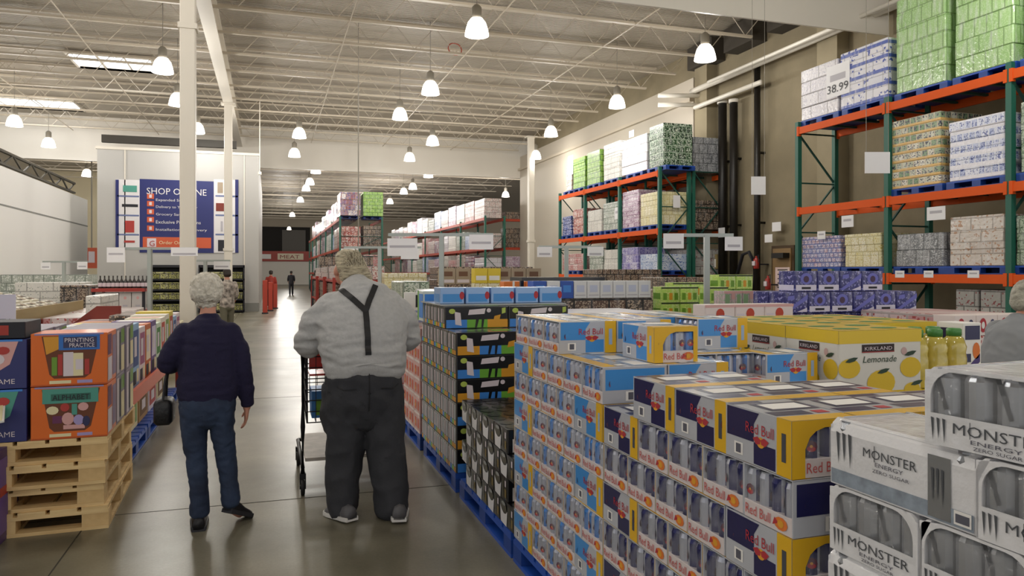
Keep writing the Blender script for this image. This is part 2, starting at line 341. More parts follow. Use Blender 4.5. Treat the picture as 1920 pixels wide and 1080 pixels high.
LAMPS = [(894,50),(1322,98),(807,164),(1157,190),(750,213),(1033,246),(811,263),(768,294),(1004,290),(561,249),(305,122),(333,186),(27,226),(91,267),(370,240),
         (552,286),(592,318),(581,340),(574,352),(563,374),(774,349),(757,358),(731,377),(803,326),(948,364),(548,402),(542,428),(163,324)]
lw = {894:'nearest the camera on the open aisle side', 1322:'hanging by the concrete wall above the drinks'}
lamp_names = ['large glowing lamp high over the aisle, biggest of all', 'large glowing lamp hanging nearest the concrete wall', 'lamp between the big aisle lamp and the red ceiling ring', 'lamp above the gap before the green-posted rack',
 'lamp just beyond the third in the middle row', 'lamp above the top of the middle rack', 'lamp left of the rack lamp, under the diagonal bridging', 'lamp hanging just before the far white curtain board', 'lamp beside the far rack top with a white bracket behind',
 'lamp alone above the aisle beyond the thin hanging wire', 'lamp in front of the bright skylight truss', 'lamp partly hidden by the front white column', 'lamp under the second skylight over the white wall', 'lamp hanging near the left end of the white curtain',
 'lamp peeking out between the front column and girder', 'dim lamp directly below the lone aisle lamp', 'lamp topmost of the far cluster over the aisle', 'second lamp down in the far aisle cluster', 'third lamp down in the far aisle cluster', 'fourth lamp down above the white crossbar pipe',
 'lamp upper of the pair above the green pallet load', 'lamp lower of the pair above the green pallet load', 'small lamp just right of the green pallet load', 'faint lamp right under the far curtain edge', 'lamp with white arm over the far cross rack', 'tiny lamp near the far wall, upper one', 'tiny lamp near the far wall, lowest one', 'lamp in front of the cream opening beside the banner block']
for i, (px, py) in enumerate(LAMPS):
    Z = FPX*5.45/(510-py)
    X, Y = atZ(px, Z); zz = 7.07
    if Y > 62: s = 62/Y if px not in (548, 542) else .95; 
    Y0 = Y
    if Y > 98: X *= 96/Y; Y = 96; zz = hY(px, py, 96)
    o = lampP.put((X, Y, zz), 0, lamp_names[i])
    if Y0 < 62 and py != 286:
        l = bpy.data.objects.new('bulb', LIGHT); COL.objects.link(l); l.parent = o; l.location = (0, 0, -.42)
for X, Y in ((-1, -2), (4.6, 0.6), (10.2, 2.6), (-6, 6), (9.8, 7.4), (0, 9), (-4.6, 11), (-5.1, 15.6), (-4.2, 7)):      # unseen grid lamps, some on the left added to brighten the white wall
    l = bpy.data.objects.new('unseen_lamp_and_fill', LIGHT); COL.objects.link(l); l.location = (X, Y, 6.6)
FARL = bpy.data.lights.new('far_lamp', 'POINT'); FARL.energy = LAMP_W*2.6; FARL.shadow_soft_size = .3; FARL.color = LAMP_COL
for X, Y in ((1, 66), (9, 60), (2, 84), (9, 80), (-10, 50), (-12, 30), (15, 48)):
    l = bpy.data.objects.new('far_lamp', FARL); COL.objects.link(l); l.location = (X, Y, 6.4)
# ceiling odds: red alarm ring, thin hanging wires with plugs
X, Y = atZ(853, 24); m = MB(); pts = [(X+.22*math.cos(a*.45), Y+.1*math.sin(a*.45), hz(92, 24)+.22*math.sin(a*.45)) for a in range(15)]
m.tube(pts, .02, M('red alarm ring', '#b0503c', .5), 6); m.tube([(X, Y, hz(92, 24)+.2), (X, Y, DECK)], .008, HOUS, 6); tag(m.build('hose_ring'), 'small round red hose ring hung under the ceiling joists', 'hose ring')
for px, y0, y1, Z, lb in ((487, 190, 322, 30, 'thin white drop cord with a plug end beside the banner wall'), (672, 160, 480, 22, 'thin dark drop cord hanging over the far aisle racks')):
    X, Y = atZ(px, Z); m = MB(); m.tube([(X, Y, hz(y0, Z)), (X, Y, hz(y1, Z))], .018, WHT if px == 487 else HOUS, 6); m.cyl(X, Y, hz(y1, Z)-.12, hz(y1, Z), .07, WHT if px == 487 else HOUS, 8)
    m.tube([(X, Y, hz(y0, Z)), (X, Y, DECK)], .01, HOUS, 6); tag(m.build('drop_cord'), lb, 'cord')
# ================================================================ pallets
BLUE = M('blue pallet plastic', '#1f4fae', .45, mott=.2, mscale=4); BLUED = M('dark blue pallet paint', '#17408f', .5)
WOOD = M('pine pallet wood', '#e4bf84', .6, mott=.16, mscale=2.2, stretch=(1, 9, 9), hex2='#f0d49c', bump=.2, bscale=8)
WOOD2 = M('pine block wood', '#dcb478', .65, mott=.25, mscale=6, hex2='#ebcb92')
def pallet(name, mat, mat2, W=1.0, D=1.2, nb=7):
    """pallet W (X) by D (Y): deck boards run along X"""
    r = empty(name); m = MB(); st = D/nb
    for i in range(nb): m.box(-W/2, -D/2+i*st, .122, W/2, -D/2+i*st+st*.82, .144, mat)
    for x in (-W/2, -.05, W/2-.1): m.box(x, -D/2, .1, x+.1, D/2, .122, mat)
    m.build('deck', r)
    for x in (-W/2, -.05, W/2-.1):
        for y in (-D/2, -.07, D/2-.14):
            m = MB(); m.box(x, y, .022, x+.1, y+.14, .1, mat2); m.build('block', r)
    for x in (-W/2, -.05, W/2-.1):
        m = MB(); m.box(x, -D/2, 0, x+.1, D/2, .022, mat); m.build('bottom_board', r)
    return r
bp_ = pallet('blue_pallet', BLUE, BLUED); tag(bp_, 'x', 'pallet', 'blue pallets under the drinks stacks'); blueP = Proto(bp_)
def rack_pallet_mesh():
    m = MB(); m.box(-.5, -.58, .11, .5, .58, .14, BLUE); m.box(-.5, -.58, 0, .5, .58, .02, BLUED)
    for x in (-.5, -.06, .38):
        for y in (-.58, -.08, .42): m.box(x, y, .02, x+.12, y+.16, .11, BLUED)
    return m.build('rack_pallet')
rp = rack_pallet_mesh(); tag(rp, 'x', 'pallet'); rackP = Proto(rp)
# ================================================================ pallet racks
ORG = M('orange rack beam', '#e25806', .75); GRN = M('green rack upright', '#1f6150', .5); GRND = M('dark green brace', '#1d4a40', .5); REDB = M('red-orange rack beam', '#b8452a', .5)
CARD = M('white price card', '#efeef0', .5)
def rack(name, X, ys, levels, depth, top, label, beam=ORG, along='y', X1=None):
    """uprights at each ys; beams front and back at each level"""
    r = empty(name, (X, ys[0], 0)); tag(r, label, 'pallet rack')
    for y in ys:
        yy = y-ys[0]
        for x in (0, depth):
            m = MB(); s_ = .05
            m.box(x-s_, yy-s_, 0, x+s_, yy+s_, top, GRN); m.box(x-.09, yy-.09, 0, x+.09, yy+.09, .015, GRN); m.build('upright', r)
        m = MB(); z = .3; up = True
        while z+1.1 < top:
            a, b_ = ((0, depth) if up else (depth, 0)); m.bar((a, yy, z), (b_, yy, z+1.1), .04, .03, GRND); z += 1.1; up = not up
            m.bar((0, yy, z), (depth, yy, z), .04, .03, GRND)
        m.build('brace', r)
    for i in range(len(ys)-1):
        a, b_ = ys[i]-ys[0], ys[i+1]-ys[0]
        for z in levels:
            for x in (-.03, depth+.03):
                m = MB(); m.box(x-.025, a+.05, z-.15, x+.025, b_-.05, z, beam)
                for yy in (a+.05, b_-.05): m.box(x-.035, yy-.03, z-.19, x+.035, yy+.03, z+.02, beam)
                m.build('beam', r)
            for q in ((1, 2, 3) if ys[0] < 25 else ()):
                m = MB(); m.box(0, a+(b_-a)*q/4-.03, z-.06, depth, a+(b_-a)*q/4+.03, z-.02, GRND); m.build('cross_support', r)
    return r
RX = 11.2; RB = [RX/rr(1497), RX/rr(1665), RX/rr(1895)]; RB.append(RB[2]*2-RB[1])
RB = RB[::-1]
L3, L2, L1 = 4.82, 3.04, 1.58
rack('pallet_rack', RX, RB, [L1, L2, L3], 1.0, 4.95, 'orange and green pallet rack beside the concrete wall, close to the camera')
MBY = [RX/rr(p) for p in (1237, 1162, 1097, 1050)]
rack('pallet_rack', RX, MBY, [L1-.05, 2.93, 4.68], 1.0, 4.8, 'orange and green pallet rack beyond the wall gap, carrying green goods on top')
m_y = [39.2+i*5.5 for i in range(8)]
rack('pallet_rack', RX, m_y, [L1, 2.95, 4.6], 1.1, 4.7, 'long far rack row stretching back on the open side of the aisle', beam=REDB)
m_y = [42+i*5.5 for i in range(7)]
rack('pallet_rack', 3.7, m_y, [L1, 2.95, 4.6], 2.3, 4.7, 'far double rack row standing head-on at the aisle end', beam=REDB)
# cross rack at Y=40
r = empty('cross_rack', (12.5, 40, 0)); tag(r, 'far rack with red beams standing crosswise behind the white column', 'pallet rack')
for x in (0, 2.4, 4.8):
    m = MB(); m.box(x-.05, -.05, 0, x+.05, .05, 4.7, GRN); m.build('upright', r)
for z in (1.6, 3.0, 4.6):
    m = MB(); m.box(0, -.08, z-.14, 4.8, -.03, z, REDB); m.build('beam', r)
    m = MB(); m.box(0, -.03, z-.08, 4.8, 1.0, z-.02, M('rack deck', '#4b463e', .7)); m.build('deck_board', r)
# ================================================================ loads
def load(W, D, H, mat, nl, top=None, jit=.008, film=None, c=.015, seed=0):
    """stretch-wrapped pallet load: one shell with a groove between the layers"""
    rd = random.Random(seed); m = MB(); rings = []; lh = H/nl
    def ring(z, ins, j):
        w, d = W/2-ins+j[0], D/2-ins+j[1]
        return [(-w+c, -d, z), (w-c, -d, z), (w, -d+c, z), (w, d-c, z), (w-c, d, z), (-w+c, d, z), (-w, d-c, z), (-w, -d+c, z)]
    for i in range(nl):
        j = (rd.uniform(-jit, jit), rd.uniform(-jit, jit))
        rings += [ring(i*lh+.001, .006, j), ring(i*lh+.012, 0, j), ring((i+1)*lh-.012, 0, j), ring((i+1)*lh-.001, .006, j)]
    m.loft(rings, mat)
    if top: m.box(-W/2+.03, -D/2+.03, H-.001, W/2-.03, D/2-.03, H+.004, top)
    return m
P_ = {}
def goods(k, *a, **kw): P_[k] = lambda: G('goods '+k, *a, **kw); return k
goods('white paper', '#e9e6ea', '#d9d5dd', '#b7b4c6', .5, .28, '#a9a5a8', .12, 30, coat=.7)
goods('white blue paper', '#e6e4ea', '#dcdde8', '#3c52a8', .5, .26, '#b9b7c0', .10, 12, band=('#4a60b4', .25), coat=.7)
goods('green tissue', '#a2c884', '#94bd76', '#b7d69c', .22, .3, '#7d9f62', .25, 40, coat=.8)
goods('bright green', '#7fae3e', '#6fa23a', '#a9c766', .3, .2, '#3e6420', .3, 25)
goods('yogurt', '#e8e2d2', '#5f8a55', '#3a3a4a', .13, .16, '#c8bda4', .3, 26, band=('#e0b86c', .3))
goods('pale blue bottles', '#a9b4d8', '#dfe2f0', '#44569c', .12, .2, '#d8dce8', .3, 30, band=('#e6e4ec', .35), coat=.6)
goods('greenish wrap', '#93a88a', '#c3cdbb', '#4c6b4c', .2, .25, '#6b7a66', .3, 42, coat=.6)
goods('pale blue pink', '#9ba3cf', '#c39ca8', '#e6e1ee', .12, .1, '#6a74ae', .35, 30)
goods('cream cartons', '#e9e1b4', '#f0ead0', '#c8b23a', .2, .3, '#c8bc86', .15, 42)
goods('grey wrap', '#8b8d90', '#6f7276', '#b9bbbe', .3, .3, '#5a5d60', .3, 34, coat=.8)
goods('white wrap', '#dcd3ca', '#cfc4bb', '#b98f6f', .4, .2, '#a89c92', .12, 18, coat=.8)
goods('grey cartons', '#b5b3ae', '#a8a6a2', '#8b4a4a', .4, .26, '#6d6b68', .08, 20)
goods('dark green print', '#27512c', '#1f3d24', '#dfe5d8', .15, .2, '#9ab096', .2, 26)
goods('red brown', '#a4483c', '#c98a7c', '#e2ddd8', .25, .3, '#7a2e28', .25, 16)
goods('plain white', '#e4e1da', '#d8d5ce', '#9aa09a', .5, .4, '#a9a6a0', .06, 30)
goods('grey green', '#9aa599', '#b8beb4', '#e2e4de', .25, .22, '#7a847a', .25, 22)
goods('purple white', '#8a5a82', '#d9c9d8', '#ece6ec', .16, .14, '#caa9c4', .35, 24)
goods('pinks', '#c98f90', '#e6d8d6', '#b0504c', .2, .25, '#b7a9a6', .3, 22)
goods('lavender', '#9b93cc', '#dcd9ea', '#5f55a8', .22, .25, '#bfb8d8', .3, 20)
goods('light blue', '#b4c4e0', '#dfe6f2', '#5a7cc0', .3, .3, '#c8d2e6', .2, 20)
goods('blue jugs', '#3f7fb8', '#dbe9f4', '#88b6da', .3, .35, '#6d93b8', .3, 18, coat=.6)
goods('dark mixed', '#3a332e', '#6b5244', '#b7a48f', .22, .26, '#1d1a18', .35, 38)
goods('blue dark', '#27408f', '#4a5fae', '#d8dcf0', .2, .22, '#1b2a60', .3, 22)
goods('white red boxes', '#dcd4cf', '#c9c2bf', '#9c3b34', .35, .3, '#8d8782', .2, 30)
goods('blue red print', '#8a3c3a', '#d8cfc9', '#39478c', .25, .3, '#6d5d58', .3, 18)
LBL = {}
def put_load(X, Y, z, W, D, H, k, label, nl=5, pal=True, cards=None, jit=.008, grp=None):
    if pal:
        rackP.put((X, Y, z+.001), label=cut('blue pallet under the '+label)); o_ = bpy.context; z += .142
    o = load(W, D, H, P_[k](), nl, seed=int(Y*100+z*7), jit=jit).build('wrapped_load', loc=(X, Y, z)); tag(o, label, 'wrapped goods', grp); return o
def rows(spec, X, z, depth=1.0):
    for px0, px1, H, k, nl, label in spec:
        y1, y0 = RX/rr(px0), RX/rr(px1)
        put_load(X+depth/2+.03, (y0+y1)/2, z, depth, y1-y0-.05, H, k, label, nl)
rows([(1499, 1570, 1.1, 'white paper', 4, 'white wrapped paper goods at the free end of the top rack shelf'),
      (1572, 1664, 1.15, 'white blue paper', 5, 'white and blue wrapped paper goods beside the green loads on top'),
      (1676, 1772, 1.75, 'green tissue', 6, 'tall pale green wrapped load beside the white and blue goods on top'),
      (1786, 1900, 1.8, 'green tissue', 6, 'tall shiny green wrapped load directly over the middle rack upright'),
      (1915, 2050, 1.8, 'green tissue', 6, 'green wrapped load at the frame edge on the top shelf')], RX, L3)
rows([(1668, 1762, 1.28, 'yogurt', 8, 'multicoloured cup trays wrapped on the middle rack shelf'),
      (1775, 1885, 1.02, 'pale blue bottles', 6, 'pale blue and white bottle packs wrapped on the middle shelf'),
      (1908, 2040, 1.1, 'greenish wrap', 5, 'greenish wrapped load at the frame edge on the middle shelf')], RX, L2)
rows([(1500, 1574, .66, 'pale blue pink', 6, 'pale blue and pink packs on the low shelf at the rack end'),
      (1580, 1652, .66, 'cream cartons', 3, 'cream and yellow cartons on the low rack shelf'),
      (1676, 1768, .6, 'grey wrap', 2, 'grey plastic-wrapped packs in two layers on the low shelf'),
      (1776, 1884, .84, 'white wrap', 3, 'whitish wrapped trays in three layers on the low shelf'),
      (1900, 2020, .78, 'greenish wrap', 4, 'greenish wrapped packs at the frame edge on the low shelf')], RX, L1)
for i, (px0, px1, H) in enumerate(((1752, 1782, .95), (1786, 1831, 1.32), (1833, 1884, 1.32))):
    y1, y0 = RX/rr(px0), RX/rr(px1); o = load(.9, y1-y0-.03, H, P_['grey cartons'](), 3, seed=i).build('carton_stack', loc=(RX+.5, (y0+y1)/2, 0))
    tag(o, ['short stack of grey cartons on the floor under the rack', 'tall grey carton stack next to the short one under the rack', 'tall grey carton stack beside the rack upright'][i], 'carton stack')
rows([(1060, 1071, 1.0, 'white wrap', 3, 'narrow white load at the far end of the middle rack top'),
      (1073, 1096, 1.15, 'bright green', 5, 'first green load from the far end of the middle rack top'),
      (1099, 1124, 1.2, 'bright green', 5, 'second green load from the far end of the middle rack top'),
      (1130, 1160, 1.25, 'plain white', 7, 'white load in thin layers between green and pinkish loads'),
      (1164, 1212, 1.15, 'white paper', 4, 'pinkish white wrapped load with a card on the rack top'),
      (1215, 1243, 1.28, 'dark green print', 6, 'dark green printed load on the near end of the rack top')], RX, 4.68)
rows([(1053, 1070, .75, 'blue dark', 4, 'dark blue load at the far end of the middle rack shelf'),
      (1073, 1096, .95, 'red brown', 3, 'red brown boxed load on the middle rack shelf'),
      (1100, 1126, .8, 'plain white', 3, 'plain white load beside the red brown one'),
      (1129, 1160, .95, 'grey green', 5, 'grey green cases between white and purple loads'),
      (1165, 1196, 1.2, 'purple white', 9, 'tall purple and white load in many thin layers'),
      (1199, 1234, 1.0, 'cream cartons', 4, 'cream yellow load at the near end of the middle shelf')], RX, 2.93)
rows([(1053, 1096, .65, 'pinks', 3, 'pink and white packs on the low shelf of the middle rack'),
      (1103, 1128, .7, 'grey green', 3, 'green and white load on the low shelf of the middle rack'),
      (1131, 1160, .72, 'plain white', 3, 'white cartons on the low shelf of the middle rack'),
      (1164, 1195, .75, 'lavender', 3, 'lavender packs on the low shelf of the middle rack'),
      (1198, 1234, .5, 'light blue', 2, 'light blue packs low at the near rack end')], RX, 1.53)
for z, H, k, lb in ((4.68, 1.1, 'grey wrap', 'grey load on top of the rear rack row by the wall'), (2.93, .9, 'dark mixed', 'dark mixed load behind the middle rack'), (1.53, .8, 'grey cartons', 'grey cartons low behind the middle rack'), (0, 1.2, 'dark mixed', 'dark load on the floor behind the middle rack')):
    put_load(12.85, 20.9, z, .9, 1.6, H, k, lb, 5, pal=False)
for yy in (23.4, 26.2):
    for z in (4.68, 2.93, 1.53): put_load(12.85, yy, z, .9, 2.2, .95, 'grey wrap', 'grey load behind the middle rack, %s bay %s shelf' % ('nearer' if yy < 24 else 'farther', {4.68: 'top', 2.93: 'middle', 1.53: 'low'}[z]), 4, pal=False)
rack('pallet_rack', 12.35, [20.05, 22.75, 25.65, 28.2], [1.5, 2.9, 4.65], .98, 4.8, 'rear rack row back to back with the middle rack by the wall')
# far rows
FK = ['white red boxes', 'plain white', 'white red boxes', 'pinks', 'white paper', 'light blue', 'plain white', 'blue red print', 'grey green', 'purple white']
rd = random.Random(5)
def far_rows(X, y0, n, st, W, name, side):
    for lv, z in enumerate((4.6, 2.95, 1.58, 0)):
        for i in range(n):
            if lv == 3 and i % 2: pass
            k = FK[(i*3+lv*2) % len(FK)] if not (lv == 0 and i < 2 and side == 'b') else 'blue red print'
            H = rd.uniform(.8, 1.25) if lv < 3 else 1.25
            if lv == 1: H = rd.uniform(.8, 1.2)
            W_ = W
            put_load(X+W_/2+.03, y0+st*(i+.5)+.1, z, W_, st-.18, H, k, 'wrapped load on the %s, %s shelf, %s from its near end' % (name, ['top', 'third', 'second', 'floor'][lv], ORD[i+1]), 5, pal=False)
far_rows(RX, 39.3, 15, 2.2, 1.0, 'far side rack', 'a')
far_rows(3.7, 44.3, 12, 2.2, 1.1, 'double rack aisle side', 'b')
# head-on end of the double row
for x0, x1, z, H, k, lb in ((3.7, 4.85, 4.6, 1.3, 'blue red print', 'striped dark load on top of the head-on rack'), (4.95, 6.1, 4.6, 1.35, 'bright green', 'bright green load on top of the head-on rack'),
                            (3.7, 4.85, 2.95, 1.2, 'red brown', 'reddish load on the middle shelf of the head-on rack'), (4.95, 6.1, 2.95, 1.25, 'dark mixed', 'dark mixed load on the middle shelf of the head-on rack'),
                            (3.7, 4.85, 1.58, 1.0, 'white red boxes', 'white and red load on the low shelf of the head-on rack'), (4.95, 6.1, 1.58, 1.0, 'pinks', 'pinkish load on the low shelf of the head-on rack')):
    put_load((x0+x1)/2, 43.1, z, x1-x0-.05, 2.0, H, k, lb, 6, pal=z > 4)
for x0, x1, z, H, k, lb in ((12.6, 13.6, 4.6, .4, 'dark mixed', 'low dark load on top of the crosswise rack'), (14.0, 15.2, 4.6, 1.6, 'light blue', 'tall pale blue water load behind the white column'), (15.25, 16.2, 4.6, 1.4, 'blue jugs', 'blue bottle load on the crosswise rack top'),
                            (12.6, 14.8, 3.0, 1.1, 'dark mixed', 'dark mixed load on the crosswise rack middle shelf'), (14.95, 17.2, 3.0, 1.0, 'blue jugs', 'blue and white load on the crosswise rack middle shelf'), (12.6, 14.8, 1.6, .9, 'purple white', 'purple and white load on the crosswise rack low shelf'), (14.95, 17.2, 1.6, .9, 'dark mixed', 'dark load on the crosswise rack low shelf')):
    put_load((x0+x1)/2, 40.5, z, x1-x0-.06, .95, H, k, lb, 5, pal=False)
# price cards fixed to or hung from the racks
def card(px, py, w, h, Z, label, wire=None, tilt=0, txt=None, face_x=False):
    X, Y = atZ(px, Z); z = hz(py, Z); m = MB(); W, H = w*Z/FPX, h*Z/FPX
    m.box(-W/2, -.004, -H/2, W/2, .004, H/2, CARD)
    fr = ((-W/2, -.004, -H/2), (1, 0, 0), (0, 0, 1), (0, -1, 0))
    if txt: m.text(fr, txt, W*.55, H*.1, INK, h=H*.16, off=.003)
    if wire:
        for sx in (-W/2+.02, W/2-.02): m.tube([(sx, 0, H/2), (sx, 0, wire-z)], .004, HOUS, 5)
    o = m.build('price_card', loc=(X, Y, z)); o.rotation_euler = (0, 0, -YAW if not face_x else tilt); return tag(o, label, 'price card')
card(1422, 348, 27, 34, 15, 'white card hanging alone before the black downpipe', wire=DECK-.85)
card(1645, 305, 47, 40, 10.6, 'large white card hanging at the middle shelf beside coloured cup trays', wire=DECK-.85)
for px, py, w, h, Y, lb in ((1456, 425, 16, 17, 13.3, 'upper small white card on the concrete wall near the door'), (1441, 447, 14, 15, 13.2, 'lower small white card on the concrete wall near the door'), (1353, 436, 13, 18, 13.1, 'small white card taped on a black riser'),):
    x = Y; yy = Y/rr(px); Z = yy*CS+x*SN; m = MB(); m.box(-.004, -w*Z/FPX/2*1.6, -h*Z/FPX/2, .004, w*Z/FPX/2*1.6, h*Z/FPX/2, CARD); tag(m.build('wall_card', loc=(x, yy, hz(py, Z))), lb, 'card')
def rack_card(px, py, w, h, label, XX=RX-.058):
    Y = XX/rr(px); Z = Y*CS+XX*SN; m = MB(); m.box(-.004, -w*Z/FPX*.75, -h*Z/FPX/2, .004, w*Z/FPX*.75, h*Z/FPX/2, CARD)
    m.box(-.0045, -w*Z/FPX*.5, 0, -.004, w*Z/FPX*.5, h*Z/FPX*.2, M('pale grey print', '#b9b6bd', .6))
    tag(m.build('price_card', loc=(XX, Y, hz(py, Z))), label, 'price card')
rack_card(1589, 415, 20, 22, 'white card under the middle beam over pale blue packs'); rack_card(1755, 400, 27, 25, 'white card under the middle beam over the grey wrap')
rack_card(1540, 441, 14, 15, 'small white card on the pale blue and pink packs'); rack_card(1687, 514, 14, 13, 'first shelf tag on the low orange beam'); rack_card(1741, 514, 14, 13, 'second shelf tag on the low orange beam'); rack_card(1825, 514, 16, 14, 'third shelf tag on the low orange beam')
rack_card(1571, 150, 40, 60, 'large white price sheet wrapped on top-shelf paper goods', RX+.024); rack_card(1184, 251, 12, 12, 'small card on the pinkish white top load', RX+.024);  rack_card(1157, 400, 14, 22, 'white card hanging on the grey green cases', RX+.024)
rack_card(1070, 310, 16, 36, 'white card at the far end of the middle rack top', RX+.024)
m = MB(); m.box(-.12, -.006, -.19, .12, .006, .19, CARD); tag(m.build('price_card', loc=(MBY[0]*rr(1268), MBY[0]-.026, hY(1268, 378, MBY[0]))), 'white card on the near end frame of the middle rack', 'price card')
for o_ in list(bpy.data.objects):
    if o_.get('label', '').startswith('large white price sheet'):
        m = MB(); m.text(((-.006, .28, -.28), (0, -1, 0), (0, 0, 1), (-1, 0, 0)), '38.99', -.02, .04, INK, w=.6, h=.17, off=.004); m.build('lettering', o_)
# ================================================================ energy drink cases
SILV = M('silver carton', '#b9bcc4', .32, coat=.5, bump=.12, bscale=9); SKYB = M('light blue print', '#3f8fd6', .35, coat=.4); SKYB2 = M('pale blue silver', '#9fb8d8', .3, coat=.5)
NAVY = M('navy print', '#17184f', .35, coat=.4); YEL = M('yellow carton strip', '#e3b21c', .42, coat=.3); TRAY = M('white tray board', '#d9cfcf', .45, coat=.4)
RED = M('red brand print', '#b3303a', .5); REDW = M('pale red print', '#c45a58', .5); GOLD = M('gold emblem', '#e0a030', .45); DARKC = M('carton inside and print grey', '#44464e', .8)  # dark grey serves the pack core and the can printed on the strip
ALU = M('can aluminium', '#a8adb8', .28, metal=.75); CANB = M('can blue', '#3f7fcc', .3, metal=.4); CAND = M('can dark blue', '#25285f', .3, metal=.4); CANL = M('can silver body', '#b4b8c6', .28, metal=.5)
FILMW = M('glossy film white', '#e6e8ee', .18, coat=1.0, bump=.4, bscale=18)  # glossy white film over the tops of the light blue cases
BARC = M('barcode grey', '#5a5a66', .6); ORGP = M('orange print', '#e07a34', .5)
FILM = bpy.data.materials.new('clear stretch film'); FILM.use_nodes = True; MATS['film'] = FILM
nt = FILM.node_tree; b = nt.nodes['Principled BSDF']; b.inputs['Base Color'].default_value = (.95, .96, 1, 1); b.inputs['Alpha'].default_value = .07; b.inputs['Roughness'].default_value = .12; b.inputs['Specular IOR Level'].default_value = 1
n = nt.nodes.new('ShaderNodeTexNoise'); n.inputs['Scale'].default_value = 14; bpn = nt.nodes.new('ShaderNodeBump'); bpn.inputs['Strength'].default_value = .8; bpn.inputs['Distance'].default_value = .03
tcn = nt.nodes.new('ShaderNodeTexCoord'); nt.links.new(tcn.outputs['Object'], n.inputs[0]); nt.links.new(n.outputs[0], bpn.inputs['Height']); nt.links.new(bpn.outputs[0], b.inputs['Normal'])
def can_mb(R, H, body, tint, blob=None, dark=None):
    m = MB(); n = 14; prof = [(R*.75, 0), (R*.98, .01), (R, .018), (R, H-.018), (R*.8, H-.004), (R*.8, H)]
    rings = [[(r_*math.cos(2*math.pi*j/n), r_*math.sin(2*math.pi*j/n), z) for j in range(n)] for r_, z in prof]
    vs = [p for q in rings for p in q]
    for i in range(5):
        for j in range(n):
            mt = ALU if i in (0, 4) else (tint if (j % 7) in (1, 2, 3, 4) else body)
            m.add([rings[i][j], rings[i][(j+1) % n], rings[i+1][(j+1) % n], rings[i+1][j]], [(0, 1, 2, 3)], mt)
    m.add(rings[5], [tuple(range(n))], ALU)
    if blob:
        for s in (-1, 1):
            fr = ((0, s*(R+.0002), 0), (1 if s < 0 else -1, 0, 0), (0, 0, 1), (0, s, 0)); m.disc(fr, 0, H*.55, R*.62, R*.62, M('dark maroon can print', '#5c2f42', .4), .0006, 8); m.disc(fr, 0, H*.5, R*.45, R*.3, blob, .001, 8); m.disc(fr, 0, H*.55, R*.16, R*.16, GOLD, .0016, 8)
    return m
